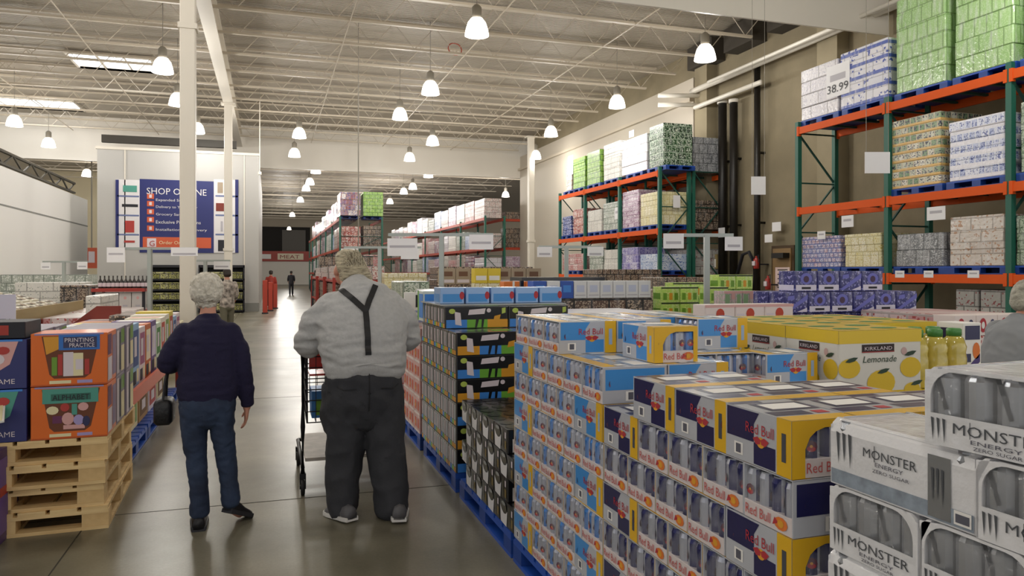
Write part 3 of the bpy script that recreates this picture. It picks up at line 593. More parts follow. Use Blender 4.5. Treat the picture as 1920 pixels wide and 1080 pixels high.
def energy_case(blue, yellow=True, arch=False):
    """24-can case: short side X (cans behind a low tray), long side Y (printed board)"""
    W, D, H = .212, .297, .153; T = .05
    r = empty('energy_drink_case'); Q = SKYB if blue else NAVY
    m = MB()
    m.cbox(-W/2+.0015, -D/2, 0, W/2-.0015, D/2, T, TRAY, .006, .001)                       # tray
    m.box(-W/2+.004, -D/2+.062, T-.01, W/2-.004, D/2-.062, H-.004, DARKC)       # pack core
    m.box(-W/2, -D/2, H-.004, W/2, D/2, H, FILMW if blue else SILV)             # top
    for s in (-1, 1):                                                          # long printed side boards
        m.box(s*W/2, -D/2+.001, 0, s*(W/2-.004), D/2-.001, H-.003, SILV)
    m.build('carton', r)
    pr = MB()
    for f in 'lr':
        fr = face(f, W, D, H)
        def xx(u): return u
        if arch != 'plain':
            pr.patch(fr, .008, H*.42, D*.46, H*.97, Q); pr.patch(fr, D*.46, .004, D*.78, H*.42, Q)
            pr.on(fr, [(D*.46, H*.75), (D*.54, H*.97), (D*.46, H*.97)], Q)
            pr.patch(fr, D*.80, 0, D, H, YEL if yellow else SILV, .0009)
            pr.patch(fr, D*.87, H*.25, D*.93, H*.75, DARKC if not blue else SKYB2, .0015)
            pr.patch(fr, D*.15, H*.10, D*.29, H*.33, PAPER, .0012); pr.patch(fr, D*.18, H*.13, D*.26, H*.30, BARC, .0018)
            pr.disc(fr, D*.57, H*.45, D*.06, H*.1, GOLD, .0016); pr.on(fr, [(D*.45, H*.50), (D*.50, H*.40), (D*.56, H*.42), (D*.57, H*.5), (D*.52, H*.55)], RED, .002); pr.on(fr, [(D*.69, H*.50), (D*.64, H*.40), (D*.58, H*.42), (D*.57, H*.5), (D*.62, H*.55)], RED, .002)
        else:
            pr.patch(fr, .012, H*.36, D-.012, H*.92, Q); pr.patch(fr, D*.35, H*.06, D*.58, H*.32, PAPER, .0012); pr.patch(fr, D*.39, H*.09, D*.54, H*.29, BARC, .0018)
    fr = face('t', W, D, H)
    pr.patch(fr, 0, 0, W, D*.2, YEL if yellow else SILV); pr.patch(fr, W*.04, D*.24, W*.62, D*.42, Q if not blue else SKYB2); pr.patch(fr, W*.2, D*.46, W*.98, D*.84, Q if not blue else SKYB2, .0008); pr.patch(fr, W*.28, D*.52, W*.9, D*.78, PAPER, .0014)
    pr.patch(fr, 0, D*.88, W*.5, D*.98, Q if not blue else SKYB); pr.patch(fr, W*.7, D*.26, W*.9, D*.38, RED if not blue else PAPER, .001)
    if arch == True:
        for f in 'f':
            fr = face(f, W, D, H); pr.patch(fr, 0, 0, W*.2, H, YEL, .0012); pr.patch(fr, W*.9, 0, W, H, YEL, .0012); pr.patch(fr, 0, H*.86, W, H, YEL, .0014)
            pr.on(fr, [(W*.2, H*.86), (W*.2, H*.5), (W*.27, H*.7), (W*.36, H*.8), (W*.5, H*.86)], YEL, .0012)
    pr.build('print', r)
    if arch != 'plain':
        for f in 'lr':
            lt = MB(); lt.text(face(f, W, D, H), 'Red Bull', D*.34, H*.58, RED, w=D*.42, h=H*.19, off=.0022); lt.build('lettering', r)
    for f in 'fb':
        lt = MB(); fr = face(f, W, D, H); lt.text(fr, 'Red Bull', W*(.06 if arch != True else .22), T*.25, REDW, w=W*.52, h=T*.55, off=.0022)
        lt.disc(fr, W*.78, T*.5, W*.13, T*.36, ORGP, .0016, 10); lt.disc(fr, W*.78, T*.5, W*.06, T*.22, GOLD, .0022, 8); lt.on(fr, [(W*.62, T*.3), (W*.74, T*.5), (W*.66, T*.75)], RED, .002); lt.build('lettering', r)
    for s in (-1, 1):
        fw = MB(); rings = []
        for x in (-W/2+.004, -W/4, 0, W/4, W/2-.004):
            bz = .001*(1-(2*x/W)**2); rings.append([(x, s*(D/2-.001), T), (x, s*(D/2-.001+bz), T+.04), (x, s*(D/2-.006+bz), H-.03), (x, s*(D/2-.022), H-.004), (x, s*(D/2-.024), H-.006), (x, s*(D/2-.009+bz), H-.031), (x, s*(D/2-.003+bz), T+.04)])
        fw.loft(rings, FILM, cap=False); fw.build('film', r, smooth=True)
    R = .0255
    for s in (-1, 1):
        for i in range(4):
            body, tint = (CANL, CANB) if blue else (CANL, CAND)
            key = (blue, i % 2)
            if key not in CANM:
                q = can_mb(R, .134, body if i % 2 else tint, tint if i % 2 else body, RED); CANM[key] = q.mesh('can'); CANM[key].shade_smooth()
            o = bpy.data.objects.new('can', CANM[key]); COL.objects.link(o); o.parent = r; o.location = (-W/2+.0265+i*.053, s*(D/2-.028), .008); o.rotation_euler.z = (0 if s < 0 else math.pi)+random.uniform(-1.3, 1.3)
    return r
CANM = {}
def mk(kind, **k):
    o = energy_case(**k); tag(o, kind, 'drinks case'); return Proto(o)
PD = mk('d', blue=True); PDp = mk('d', blue=True, arch='plain'); PDa = mk('d', blue=True, arch=True)
PE = mk('e', blue=False); PEp = mk('e', blue=False, arch='plain'); PEa = mk('e', blue=False, arch=True)
H90 = -math.pi/2
CW_, CD_, CH_ = .215, .30, .155
def place(P, x0, y0, z, rot, label, jit=.0):
    """x0,y0 = near aisle corner of the footprint"""
    w, d = (CW_, CD_) if not rot else (CD_, CW_)
    dx, dz = random.uniform(-.002, .002), random.uniform(-.012, .012)
    return P.put((x0+w/2+dx+.0, y0+d/2, z), (H90 if rot else 0)+dz*.6, label)
SX = 1.30
def stack(P, Pp, Pa, y0, nl, name, top_fn, full_from, near_arch, far_first):
    """y0 near end; even/odd layers alternate: board at the far end or at the near end"""
    for L_ in range(nl):
        z = .146+L_*CH_; down = nl-L_
        base = '%s, %s layer down' % (name, ORD[down])
        if top_fn and L_ == nl-1: top_fn(z); continue
        boardfar = (nl-2-L_) % 2 == 0
        if boardfar:
            segs = [(y0+i*CW_, 1) for i in range(4)]+[(y0+4*CW_+.004, 0)]
        else:
            segs = [(y0, 0)]+[(y0+CD_+.004+i*CW_, 1) for i in range(4)]
        for i, (yy, rot) in enumerate(segs):
            p_ = P
            if i == 0 and rot: p_ = Pp                                    # near corner case turned: plain board to the front
            elif i == 0: p_ = Pa
            place(p_, SX, yy, z, rot, base+', %s from far end, aisle face' % ORD[5-i])
        # front row beyond the corner
        x = SX+(CD_ if segs[0][1] else CW_)+.003; j = 0
        if nl == 8 and L_ == 6:
            place(P, 2.24, 3.0, z, 1, 'light blue case set back alone beside the lemonade cartons'); place(P, SX+.303, y0, z, 1, base+', second box along the front'); x = 9
        while x < 2.36:
            rot = (j+L_) % 2 == 0; place(P if j % 2 else Pp, x, y0, z, rot, base+', %s behind the near corner box' % ORD[j+1]); x += (CD_ if rot else CW_)+.003; j += 1
            if x > 2.3: break
        if L_ >= full_from:
            for cx in range(4 if nl == 7 else 3):
                for cy in range(3):
                    X = SX+CD_+.01+cx*CW_
                    place(P, X, y0+CD_+.012+cy*(CD_+.003)-.01, z, 0, base+', inside row %s, file %s' % (ORD[cx+1], ORD[cy+1]))
def topE(z):
    nm = 'navy and silver case, top layer'
    for cx in range(5):
        for cy in range((3, 3, 2, 1, 1)[cx]):
            place(PEa if cy == 0 else PE, SX+cx*(CW_+.002), EY0+cy*.298, z, 0, nm+', %s row from the aisle, %s from near end' % (ORD[cx+1], ORD[cy+1]))
def topD(z):
    nm = 'light blue case on the very top'
    place(PD, 2.05, DY0+.49, z, 1, 'light blue case on the very top beside the lemonade cartons, facing the camera')
    for cx in range(3):
        for cy in range(3):
            if cx == 2 and cy == 0: continue
            place(PD, SX+cx*(CD_+.004), DY0+.49+cy*.217, z, 1, nm+', %s row from aisle, %s from near end' % (ORD[cx+1], ORD[cy+1]))
    place(PDa, 1.56, DY0+.04, z, 0, 'light blue case with arched yellow window standing forward on the top layer')
EY0, DY0 = 1.63, 2.80
stack(PD, PDp, PDa, DY0, 8, 'light blue energy drink case', topD, 6, True, True)
stack(PE, PEp, PEa, EY0, 7, 'navy and silver energy drink case', topE, 5, True, True)
for y in (EY0+.56, DY0+.58): blueP.put((SX+.5, y, 0), 0, 'blue pallet under the %s energy drink stack' % ('navy' if y < 3 else 'light blue'))
# ---------------------------------------------------------------- claw-mark energy drinks in film
GRY = M('light grey wrap board', '#e6e6e9', .28, coat=.9, bump=.35, bscale=16); GRYD = M('grey claw print', '#4e5156', .5); MTN = M('blue grey print band', '#8e99a6', .4, mott=.3, mscale=30)
CANG = M('silver grey can', '#9a9da2', .26, metal=.7); CANH = M('dark grey can mark', '#3a3c40', .4)
def claw(m, fr, u, v, w, h, mat, off=.002):
    for i in range(3):
        a = u+w*(.12+i*.3); hh = (h*.95, h*.85, h)[i]
        m.on(fr, [(a-w*.09, v+h), (a+w*.07, v+h*.97), (a+w*.06, v+h*.5), (a+w*.02, v+h-hh), (a-w*.03, v+h*.45)], mat, off)
def arch_panel(m, fr, W_, H_, sill, post, rad, mat, t=.003):
    """board with a window: sill at the bottom, a rounded opening above"""
    outer = []; inner = []
    top = H_-.006; l, r_ = post, W_-post; n = 6
    inn = [(l, sill), (l, top-rad)]+[(l+rad-rad*math.cos(a*math.pi/2/n), top-rad+rad*math.sin(a*math.pi/2/n)) for a in range(1, n+1)]
    inn += [(r_-rad+rad*math.sin(a*math.pi/2/n), top-rad+rad*math.cos(a*math.pi/2/n)) for a in range(0, n+1)]+[(r_, sill)]
    out = []
    for (a, b_) in inn:
        if b_ <= sill+1e-6: out.append((0 if a < W_/2 else W_, sill))
        elif b_ < top-rad+1e-6: out.append((0 if a < W_/2 else W_, b_))
        else: out.append((0 if a < W_*.5 and a < l+rad*.5 else (W_ if a > W_*.5 and a > r_-rad*.5 else a), H_ if (l+rad*.5 <= a <= r_-rad*.5) else b_+(.006)))
    o, u, v, nn = (Vector(x) for x in fr)
    P = lambda a, b_, d: o+u*a+v*b_+nn*d
    for i in range(len(inn)-1):
        q = [out[i], out[i+1], inn[i+1], inn[i]]
        m.add([P(a, b_, .0) for a, b_ in q]+[P(a, b_, -t) for a, b_ in q], [(0, 1, 2, 3), (7, 6, 5, 4), (2, 6, 7, 3)], mat)
    m.add([P(0, 0, 0), P(W_, 0, 0), P(W_, sill, 0), P(0, sill, 0), P(0, sill, -t), P(W_, sill, -t)], [(0, 1, 2, 3), (3, 2, 5, 4)], mat)
MW, MD, MH = .262, .395, .158
def claw_case():
    r = empty('film_wrapped_drinks_case'); W, D, H = MW, MD, MH
    m = MB(); m.box(-W/2+.07, -D/2+.07, .001, W/2-.07, D/2-.07, H-.008, CANH)
    m.box(-W/2+.002, -D/2+.002, 0, W/2-.002, D/2-.002, .004, GRY); m.cbox(-W/2+.012, -D/2+.012, H-.01, W/2-.012, D/2-.012, H-.002, GRY, .008, .002)
    for f, w_ in (('f', W), ('b', W)):
        arch_panel(m, face(f, W, D, H), w_, H, .064, .012, .055, GRY)
    for s in (-1, 1):                                   # printed long sides, top edge rounded over
        rings = []
        for y in (-D/2, D/2):
            prof = [(W/2, 0), (W/2+.001, H*.8), (W/2-.006, H*.93), (W/2-.02, H), (W/2-.03, H), (W/2-.006, H*.7), (W/2-.005, 0)]
            rings.append([(s*a, y, z) for a, z in prof])
        m.loft(rings, GRY)
    m.build('carton', r)
    for f in 'lr':
        t = MB(); fr = face(f, W+.002, D, H); t.patch(fr, .004, .004, D-.004, H*.24, MTN, .001); claw(t, fr, D*.05, H*.30, D*.16, H*.52, GRYD)
        t.text(fr, 'MONSTER', D*.27, H*.56, GRYD, w=D*.38, h=H*.13, off=.002); t.patch(fr, D*.352, H*.52, D*.358, H*.75, GRYD, .002)
        t.text(fr, 'ENERGY', D*.36, H*.46, MATS['barcode grey'], w=D*.2, h=H*.06, off=.002); t.text(fr, 'ZERO SUGAR', D*.34, H*.37, MATS['barcode grey'], w=D*.26, h=H*.05, off=.002)
        t.patch(fr, D*.72, H*.05, D*.86, H*.86, CANG, .0015); claw(t, fr, D*.74, H*.2, D*.1, H*.5, GRYD, .003)
        t.patch(fr, D*.88, H*.06, D*.98, H*.24, PAPER, .0025); t.patch(fr, D*.89, H*.09, D*.97, H*.2, BARC, .003); t.build('lettering', r)
    for f in 'fb':
        t = MB(); fr = face(f, W, D, H); claw(t, fr, W*.05, .006, W*.16, .05, GRYD); t.text(fr, 'MONSTER', W*.24, .03, GRYD, w=W*.68, h=.021, off=.002); t.patch(fr, W*.372, .025, W*.378, .058, GRYD, .002)
        t.text(fr, 'ENERGY', W*.38, .016, BARC, w=W*.38, h=.008, off=.002); t.text(fr, 'ZERO SUGAR', W*.40, .005, BARC, w=W*.36, h=.007, off=.002); t.build('lettering', r)
    cm = can_mb(.032, .15, CANG, CANG); me = cm.mesh('can'); me.shade_smooth()
    mk_ = MB(); fr = ((0, -.0322, 0), (1, 0, 0), (0, 0, 1), (0, -1, 0)); mk_.on(fr, [(-.018, .143), (-.008, .145), (.016, .07), (.008, .068)], CANH, .0012); mkm = mk_.mesh('can_mark')
    for s in (-1, 1):
        for i in range(4):
            o = bpy.data.objects.new('can', me); COL.objects.link(o); o.parent = r; o.location = (-W/2+.0325+i*.0655, s*(D/2-.037), .005); o.rotation_euler.z = 0 if s < 0 else math.pi
            if i in (0, 2): q = bpy.data.objects.new('can_mark', mkm); COL.objects.link(q); q.parent = o
    fl = MB()
    for s in (-1, 1): fl = MB(); fl.loft([[(x, s*(D/2+.001), .05), (x, s*(D/2-.001), H-.02), (x, s*(D/2-.03), H+.001), (x, s*(D/2-.034), H), (x, s*(D/2-.004), H-.022), (x, s*(D/2-.002), .05)] for x in (-W/2+.004, W/2-.004)], FILM); fl.build('film', r, smooth=True)
    return r
cc = claw_case(); tag(cc, 'x', 'drinks case'); PF = Proto(cc)
FX, FY = 1.305, 1.50
nm = 'pale grey film-wrapped case'
for L_ in range(7):
    z = .146+L_*.16; down = 8-L_; y = FY; i = 0
    seq = ([0, 1, 1] if L_ % 2 == 0 else [1, 1, 0])
    for q in seq:
        d = MD+.005 if not q else MW+.005; y -= d; i += 1
        PF.put((FX+(MW if not q else MD)/2+random.uniform(-.006, .006), y+d/2, z), (H90 if q else 0)+random.uniform(-.015, .015), '%s, %s layer down, %s from the far corner' % (nm, ORD[down], ORD[i]))
    x = FX+(MW if not seq[0] else MD)+.012
    if L_ >= 5:
        while x < 2.3:
            PF.put((x+MW/2, FY-MD/2-.02, z), 0, '%s, %s layer down, far row %s from corner' % (nm, ORD[down], ORD[int((x-FX)/.26)+1])); 
            PF.put((x+MW/2, FY-MD*1.5-.03, z), 0, '%s, %s layer down, second row %s from corner' % (nm, ORD[down], ORD[int((x-FX)/.26)+1])); x += MW+.004
z = .146+7*.16+.002
PF.put((FX-.002+MD/2, 1.225-MW/2, z), H90+.09, nm+' on the very top, turned slightly towards the aisle end')
PF.put((FX+MD+.06+MD/2, 1.26-MW/2, z), H90, nm+' on the very top, second from the aisle')
PF.put((FX+MD*2+.07+MD/2, 1.26-MW/2, z), H90, nm+' on the very top, third from the aisle')
PF.put((FX+.06+MD/2, .93-MW/2, z), H90+.05, nm+' on the very top, nearer the camera end')
blueP.put((FX+.52, FY-.62, 0), 0, 'blue pallet under the pale grey drinks cases')
# ================================================================ boxes with printed sides
def deco(name, W, D, H, body, parts, c=.008, child='print', body_name='carton'):
    r = empty(name); m = MB(); m.cbox(-W/2, -D/2, 0, W/2, D/2, H, body, c, .003); m.build(body_name, r)
    t = MB()
    for p in parts: p(t, lambda f: face(f, W, D, H), W, D, H)
    if t.v: t.build(child, r)
    return r
def P4(f, u0, v0, u1, v1, mat, off=.0012):
    return lambda t, F, W, D, H: (lambda w: t.patch(F(f), w*u0, H*v0, w*u1, H*v1, mat, off))(W if f in 'fb' else D)
def PT(u0, v0, u1, v1, mat, off=.0012): return lambda t, F, W, D, H: t.patch(F('t'), W*u0, D*v0, W*u1, D*v1, mat, off)
def DI(f, u, v, ru, rv, mat, off=.002, n=12): return lambda t, F, W, D, H: (lambda w: t.disc(F(f), w*u, H*v, w*ru, H*rv, mat, off, n))(W if f in 'fb' else D)
def TX(f, s, u, v, w_, h_, mat, off=.003, shear=0): return lambda t, F, W, D, H: (lambda w: t.text(F(f), s, w*u, H*v, mat, w=w*w_, h=H*h_, off=off, shear=shear))(W if f in 'fb' else D)
def PO(f, pts, mat, off=.002): return lambda t, F, W, D, H: (lambda w: t.on(F(f), [(w*a, H*b_) for a, b_ in pts], mat, off))(W if f in 'fb' else D)
# ---------------------------------------------------------------- black sparkling drink cases (B)
BKC = M('black glossy carton', '#0f0f12', .3, coat=.6); BLB = M('blue fruit band', '#3f86d8', .4); GRB = M('green fruit band', '#6fae3c', .4); AMB = M('amber fruit band', '#d9992a', .4); PALE = M('pale pinkish white', '#ddd2d8', .4); LIME = M('lime blob', '#b4c85a', .4)
def blackcase(v):
    bands = [BLB, GRB, AMB] if v == 0 else [AMB, BLB, GRB]
    ps = []
    for i, bm in enumerate(bands): ps.append(P4('f', .02+i*.325, .02, .02+(i+1)*.325, .40, bm))
    k = .0 if v == 0 else -.16
    ps += [PO('f', [(.16, .18), (.26, .12), (.24, .72), (.15, .78)], PALE), PO('f', [(.36, .62), (.62, .66), (.64, .92), (.38, .86)], PALE), DI('f', .69, .82, .035, .1, PALE), DI('f', .11, .8, .05, .12, LIME),
           PO('f', [(.47, .03), (.5, .03), (.54, .5), (.49, .5)], BKC, .003), PO('f', [(.57, .03), (.6, .03), (.62, .5), (.58, .5)], BKC, .003), PO('f', [(.76, .3), (.86, .35), (.88, .62), (.78, .55)], AMB, .003), PO('f', [(.9, .65), (.96, .7), (.96, .95), (.9, .92)], LIME, .002)]
    for i in range(4):
        ps += [P4('l', .04+i*.24, .25, .17+i*.24, .9, [PALE, MATS['can aluminium'], PALE, MATS['can aluminium']][i]), P4('l', .02+i*.24, .02, .24+i*.24, .22, [AMB, BLB, GRB, AMB][(i+v) % 4])]
    ps += [PT(.0, .0, 1, 1, M('grey film top', '#8f9088', .2, coat=1, bump=.4, bscale=14), .001), PT(.1, .15, .5, .6, BKC, .002), PT(.6, .3, .9, .8, GRB, .002)]
    ps = [p for p in ps if True]
    return Proto(tag(deco('black_drinks_case', .515, .255, .168, BKC, ps), 'x', 'drinks case'))
PB = [blackcase(0), blackcase(1)]
BX, BY = 1.30, 5.32
for L_ in range(6):
    for j in range(5):
        for i in range(2):
            if 0 < j and i > 0 and L_ < 4: continue
            PB[(L_) % 2].put((BX+.258+i*.52, BY+.13+j*.258, .146+L_*.172), 0, 'black case with coloured fruit band, %s layer from floor, %s from near end, %s' % (ORD[L_+1], ORD[j+1], ['aisle side', 'far side'][i]))
for j in range(3):
    for i in range(2): PB[0].put((BX+.258+i*.52, BY+.5+j*.258, .146+6*.172), 0, 'black case with coloured fruit band on the topmost layer, %s row, %s' % (ORD[j+1], ['aisle side', 'far side'][i]))
blueP.put((BX+.5, BY+.62, 0), 0, 'blue pallet under the black fruit-band drinks cases')
fl = MB(); fl.box(BX-.01, BY+.5-.02, .146+6*.172+.172, BX+1.06, BY+1.3, .146+7*.172+.01, M('grey slip sheet', '#a9aba6', .3, coat=.8)); tag(fl.build('slip_sheet'), 'grey plastic slip sheet lying over the topmost black cases', 'sheet')
# light blue packs on top of the black stack
sb = deco('water_pack', .2, .25, .13, M('light blue pack', '#8fb4e6', .3, coat=.7), [P4('f', .1, .1, .9, .6, SKYB), P4('l', .1, .1, .9, .6, SKYB), DI('f', .9, .5, .1, .25, RED)]); tag(sb, 'x', 'drinks pack'); PS = Proto(sb)
for i in range(5): PS.put((BX+.12+i*.215, BY+.75, .146+7*.172+.012), 0, 'light blue pack on the slip sheet, %s from the aisle' % ORD[i+1])
# end panel: blue and green carton beside the topmost black case
ep = deco('fruit_carton', .3, .25, .27, M('white green carton', '#cfd8d4', .4), [P4('l', 0, 0, .25, 1, GRB), P4('l', .3, .1, 1, .9, BLB), P4('f', .05, .1, .9, .9, BLB), P4('f', .3, .3, .8, .5, AMB)]); tag(ep, 'blue and green carton at the aisle end behind the topmost black cases', 'carton'); ep.location = (BX+.16, BY+1.42, .146+6*.172)
# ---------------------------------------------------------------- black and white can cases (C)
WP = M('white cup print', '#e6e4e6', .35, coat=.5); OL = M('olive print', '#4a4636', .4, coat=.4); CTOP = M('dark can lid', '#3c3d3a', .25, metal=.6)
ps = [PO('l', [(.12, .04), (.52, .0), (.58, .66), (.48, .52), (.34, .46), (.18, .55), (.06, .72)], WP), DI('l', .32, .74, .2, .2, OL, .003), DI('l', .32, .88, .14, .08, M('pale lid', '#8b8d8a', .3), .004), P4('l', .66, .1, .76, .9, OL), P4('l', .82, .15, .94, .5, M('gold brown print', '#7c6a3c', .5)), P4('l', .84, .6, .92, .85, PALE),
      PO('f', [(.1, .05), (.4, .05), (.42, .6), (.1, .6)], WP), P4('f', .5, .1, .9, .8, OL)]
for i in range(3):
    for j in range(2): ps.append(lambda t, F, W, D, H, i=i, j=j: t.disc(F('t'), W*(.17+i*.33), D*(.27+j*.45), W*.13, D*.2, CTOP, .002, 12))
cb = deco('black_white_case', .33, .265, .139, BKC, ps); tag(cb, 'x', 'drinks case'); PC = Proto(cb)
for L_ in range(4):
    for j in range(4):
        for i in range(3):
            if i and L_ < 3 and j: continue
            PC.put((BX+.17+i*.335, 4.05+.13+j*.268+(L_ % 2)*.12-.06, .146+L_*.141), 0, 'black case with white cup print, %s layer from floor, %s from near end, %s row' % (ORD[L_+1], ORD[j+1], ORD[i+1]))
blueP.put((BX+.5, 4.62, 0), 0, 'blue pallet under the black cases with white cup print')
# ---------------------------------------------------------------- pink cases (A)
PK = M('pink case board', '#d9a9a4', .45, coat=.4); PKR = M('orange red print', '#cf5a3c', .45); PKW = M('white case edge', '#e9dcd8', .45)
ps = [P4('l', .02, 0, .98, .14, PKW), P4('l', .15, .25, .45, .8, PKR), P4('l', .6, .25, .85, .8, PKR), P4('f', .02, 0, .98, .14, PKW), P4('f', .15, .25, .45, .8, PKR), P4('f', .6, .25, .85, .8, PKR), P4('l', .48, .2, .56, .9, PALE), P4('l', .2, .4, .35, .6, AMB, .002)]
pk = deco('pink_drinks_case', .34, .28, .158, PK, ps); tag(pk, 'x', 'drinks case'); PA = Proto(pk)
for L_ in range(6):
    for j in range(3): PA.put((BX+.17, 6.85+j*.285, .146+L_*.16), 0, 'pink and orange drinks case beyond the black stack, %s layer up, %s deep' % (ORD[L_+1], ORD[j+1]))
for i in (1, 2): PA.put((BX+.17+i*.35, 6.85, .146+5*.16), 0, 'pink and orange drinks case on top, %s in from the aisle' % ORD[i+1])
blueP.put((BX+.5, 7.3, 0), 0, 'blue pallet under the pink drinks cases')
# white poster carton above pink stack
X, Y = atZ(776, 7.2); ps = [P4('f', .35, .55, .5, .92, INK), P4('f', .6, .55, .75, .92, INK), P4('f', .1, .1, .9, .16, M('pale blue print', '#aab6dc', .5)), P4('f', .1, .25, .9, .31, MATS['pale blue print']), P4('f', .1, .4, .6, .46, MATS['pale blue print'])]
o = deco('poster_board', .3, .05, .32, PAPER, ps); tag(o, 'white poster board with two dark pictures standing on the pink cases', 'poster'); o.location = (X+.04, 7.05, 1.108)
# stacks further along the aisle behind the man
for i, (Y, k, H, n, lb) in enumerate(((8.6, 'pinks', 1.1, 6, 'pink wrapped stack just beyond the man'), (10.1, 'pale blue bottles', 1.05, 5, 'pale blue bottle stack beyond the pink one'), (11.6, 'greenish wrap', 1.1, 5, 'greenish stack farther along the aisle edge'),
                                      (13.1, 'white red boxes', 1.1, 4, 'white and red boxed stack farther along the aisle edge'), (14.8, 'dark mixed', 1.15, 5, 'dark mixed stack before the red display'))):
    blueP.put((1.85, Y, 0), 0, 'blue pallet under the '+lb); tag(load(1.05, 1.15, H, P_[k](), n, seed=i).build('wrapped_load', loc=(1.85, Y, .146)), lb, 'wrapped goods')
RDSP = M('red display steel', '#a8362a', .5)
for i, Y in enumerate((17.5, 20.5, 23.5)):
    r = empty('display_rack', (1.9, Y, 0)); tag(r, 'red display rack along the far aisle edge, %s from the man' % ORD[i+1], 'display rack')
    for x in (-.6, .6):
        for y in (-1.3, 1.3): m = MB(); m.box(x-.03, y-.03, 0, x+.03, y+.03, 1.5, RDSP); m.build('upright', r)
    for z in (.2, .8, 1.4): m = MB(); m.box(-.6, -1.3, z, .6, 1.3, z+.05, RDSP); m.build('shelf', r)
    for z in (.25, .85): tag(load(1.1, 2.4, .5, P_['dark mixed'](), 3, seed=i).build('display_goods', loc=(1.9, Y, z+.001)), 'dark mixed goods on the %s shelf of the %s red display rack' % ('lower' if z < .5 else 'upper', ORD[i+1]), 'goods')
    tag(load(1.0, 2.2, .3, P_['white red boxes'](), 2, seed=i).build('display_goods', loc=(1.9, Y, 1.451)), 'white and red boxes on top of the %s red display rack' % ORD[i+1], 'goods')
# ---------------------------------------------------------------- lemonade cartons
LW = M('lemonade white board', '#dedbd2', .4, coat=.4); LY = M('lemonade yellow', '#e3c22c', .42, coat=.3); LYD = M('lemon fruit yellow', '#e0bc2a', .45); LG = M('dark leaf green', '#27402e', .5); LGT = M('green cap', '#4b8a45', .4); DK = M('dark brand plate', '#2c1c1c', .5); RDP = M('brand red', '#a02c2c', .5)
def lemonade():
    ps = []
    for f in 'fl':
        ps += [P4(f, 0, .80, 1, 1, LY, .001), P4(f, .27, .66, .66, .78, DK), TX(f, 'KIRKLAND', .30, .69, .33, .055, PALE, .0035), P4(f, .27, .655, .66, .67, RDP, .0025), TX(f, 'Lemonade', .28, .50, .4, .1, LG, .003, .25), DI(f, .78, .66, .035, .06, M('soft pink seal', '#c9a8a4', .5)),
               DI(f, .12, .42, .13, .15, LYD, .0022, 16), DI(f, .5, .18, .17, .2, LYD, .0022, 16), DI(f, .86, .4, .13, .16, LYD, .0022, 16), *[PO(f, [(a-.07, b_-.03), (a-.03, b_+.02), (a+.03, b_+.04), (a+.08, b_+.035), (a+.04, b_-.02), (a-.02, b_-.04)], LG, .004) for a, b_ in ((.14, .55), (.52, .36), (.85, .62), (.16, .11), (.93, .15))], DI(f, .88, .06, .1, .1, LYD, .0022, 14), DI(f, .1, .03, .1, .06, LYD, .0022, 14), P4(f, .3, 0, 1, .05, LYD, .001)]
    ps += [PT(0, 0, 1, 1, LY, .001)]
    for i in range(2):
        for j in range(2): ps.append(lambda t, F, W, D, H, i=i, j=j: t.disc(F('t'), W*(.27+i*.46), D*(.27+j*.46), W*.15, D*.12, LGT, .002, 12))
    return deco('lemonade_carton', .5, .38, .31, LW, ps, .01)
le = lemonade(); tag(le, 'x', 'carton'); PL = Proto(le)
LX, LYY = 2.56, 2.88; lz = [.146+i*.313 for i in range(4)]
for j in range(3):
    for i in range(2):
        if i == 1 and j == 0: continue
        PL.put((LX+.25+i*.52, LYY+.19+j*.385, 1.03), 0, 'yellow and white lemonade carton in the top layer, %s deep, %s from the aisle' % (ORD[j+1], ORD[i+1]))
for L_ in range(3):
    for j in range(3): PL.put((LX+.25, LYY+.19+j*.385, .09+L_*.313), 0, 'yellow and white lemonade carton under the top one, %s layer from floor, %s deep' % (ORD[L_+1], ORD[j+1]))
    for i in (1, 2): PL.put((LX+.25+i*.52, LYY+.19, .09+L_*.313), 0, 'yellow and white lemonade carton, front row %s from aisle side, %s layer from floor' % (ORD[i+1], ORD[L_+1]))
m = MB(); m.box(LX, LYY, 0, LX+1.6, LYY+1.2, .088, BLUED); tag(m.build('blue_slip_pallet'), 'low blue pallet under the lemonade cartons', 'pallet')
# jars with green lids beside the front lemonade carton
JG = M('lemonade bottle', '#c9b653', .15, coat=.8, mott=.2, mscale=18)
jr = empty('lemonade_bottle'); tag(jr, 'x', 'bottle'); m = MB(); m.lathe([(.055, 0), (.06, .01), (.06, .14), (.055, .17), (.06, .2), (.045, .245), (.024, .262)], JG, 16); m.build('bottle', jr, smooth=True)
m = MB(); m.lathe([(.027, .255), (.036, .257), (.036, .29), (.03, .296)], LGT, 14); m.build('bottle_cap', jr, smooth=.6); PJ = Proto(jr)
for i in range(3):
    for j in range(2): PJ.put((LX+.60+i*.128, LYY+.13+j*.13, 1.03), 0, 'yellow lemonade bottle with green cap, %s from the white carton in the %s row' % (ORD[i+1], ['front', 'rear'][j]), )
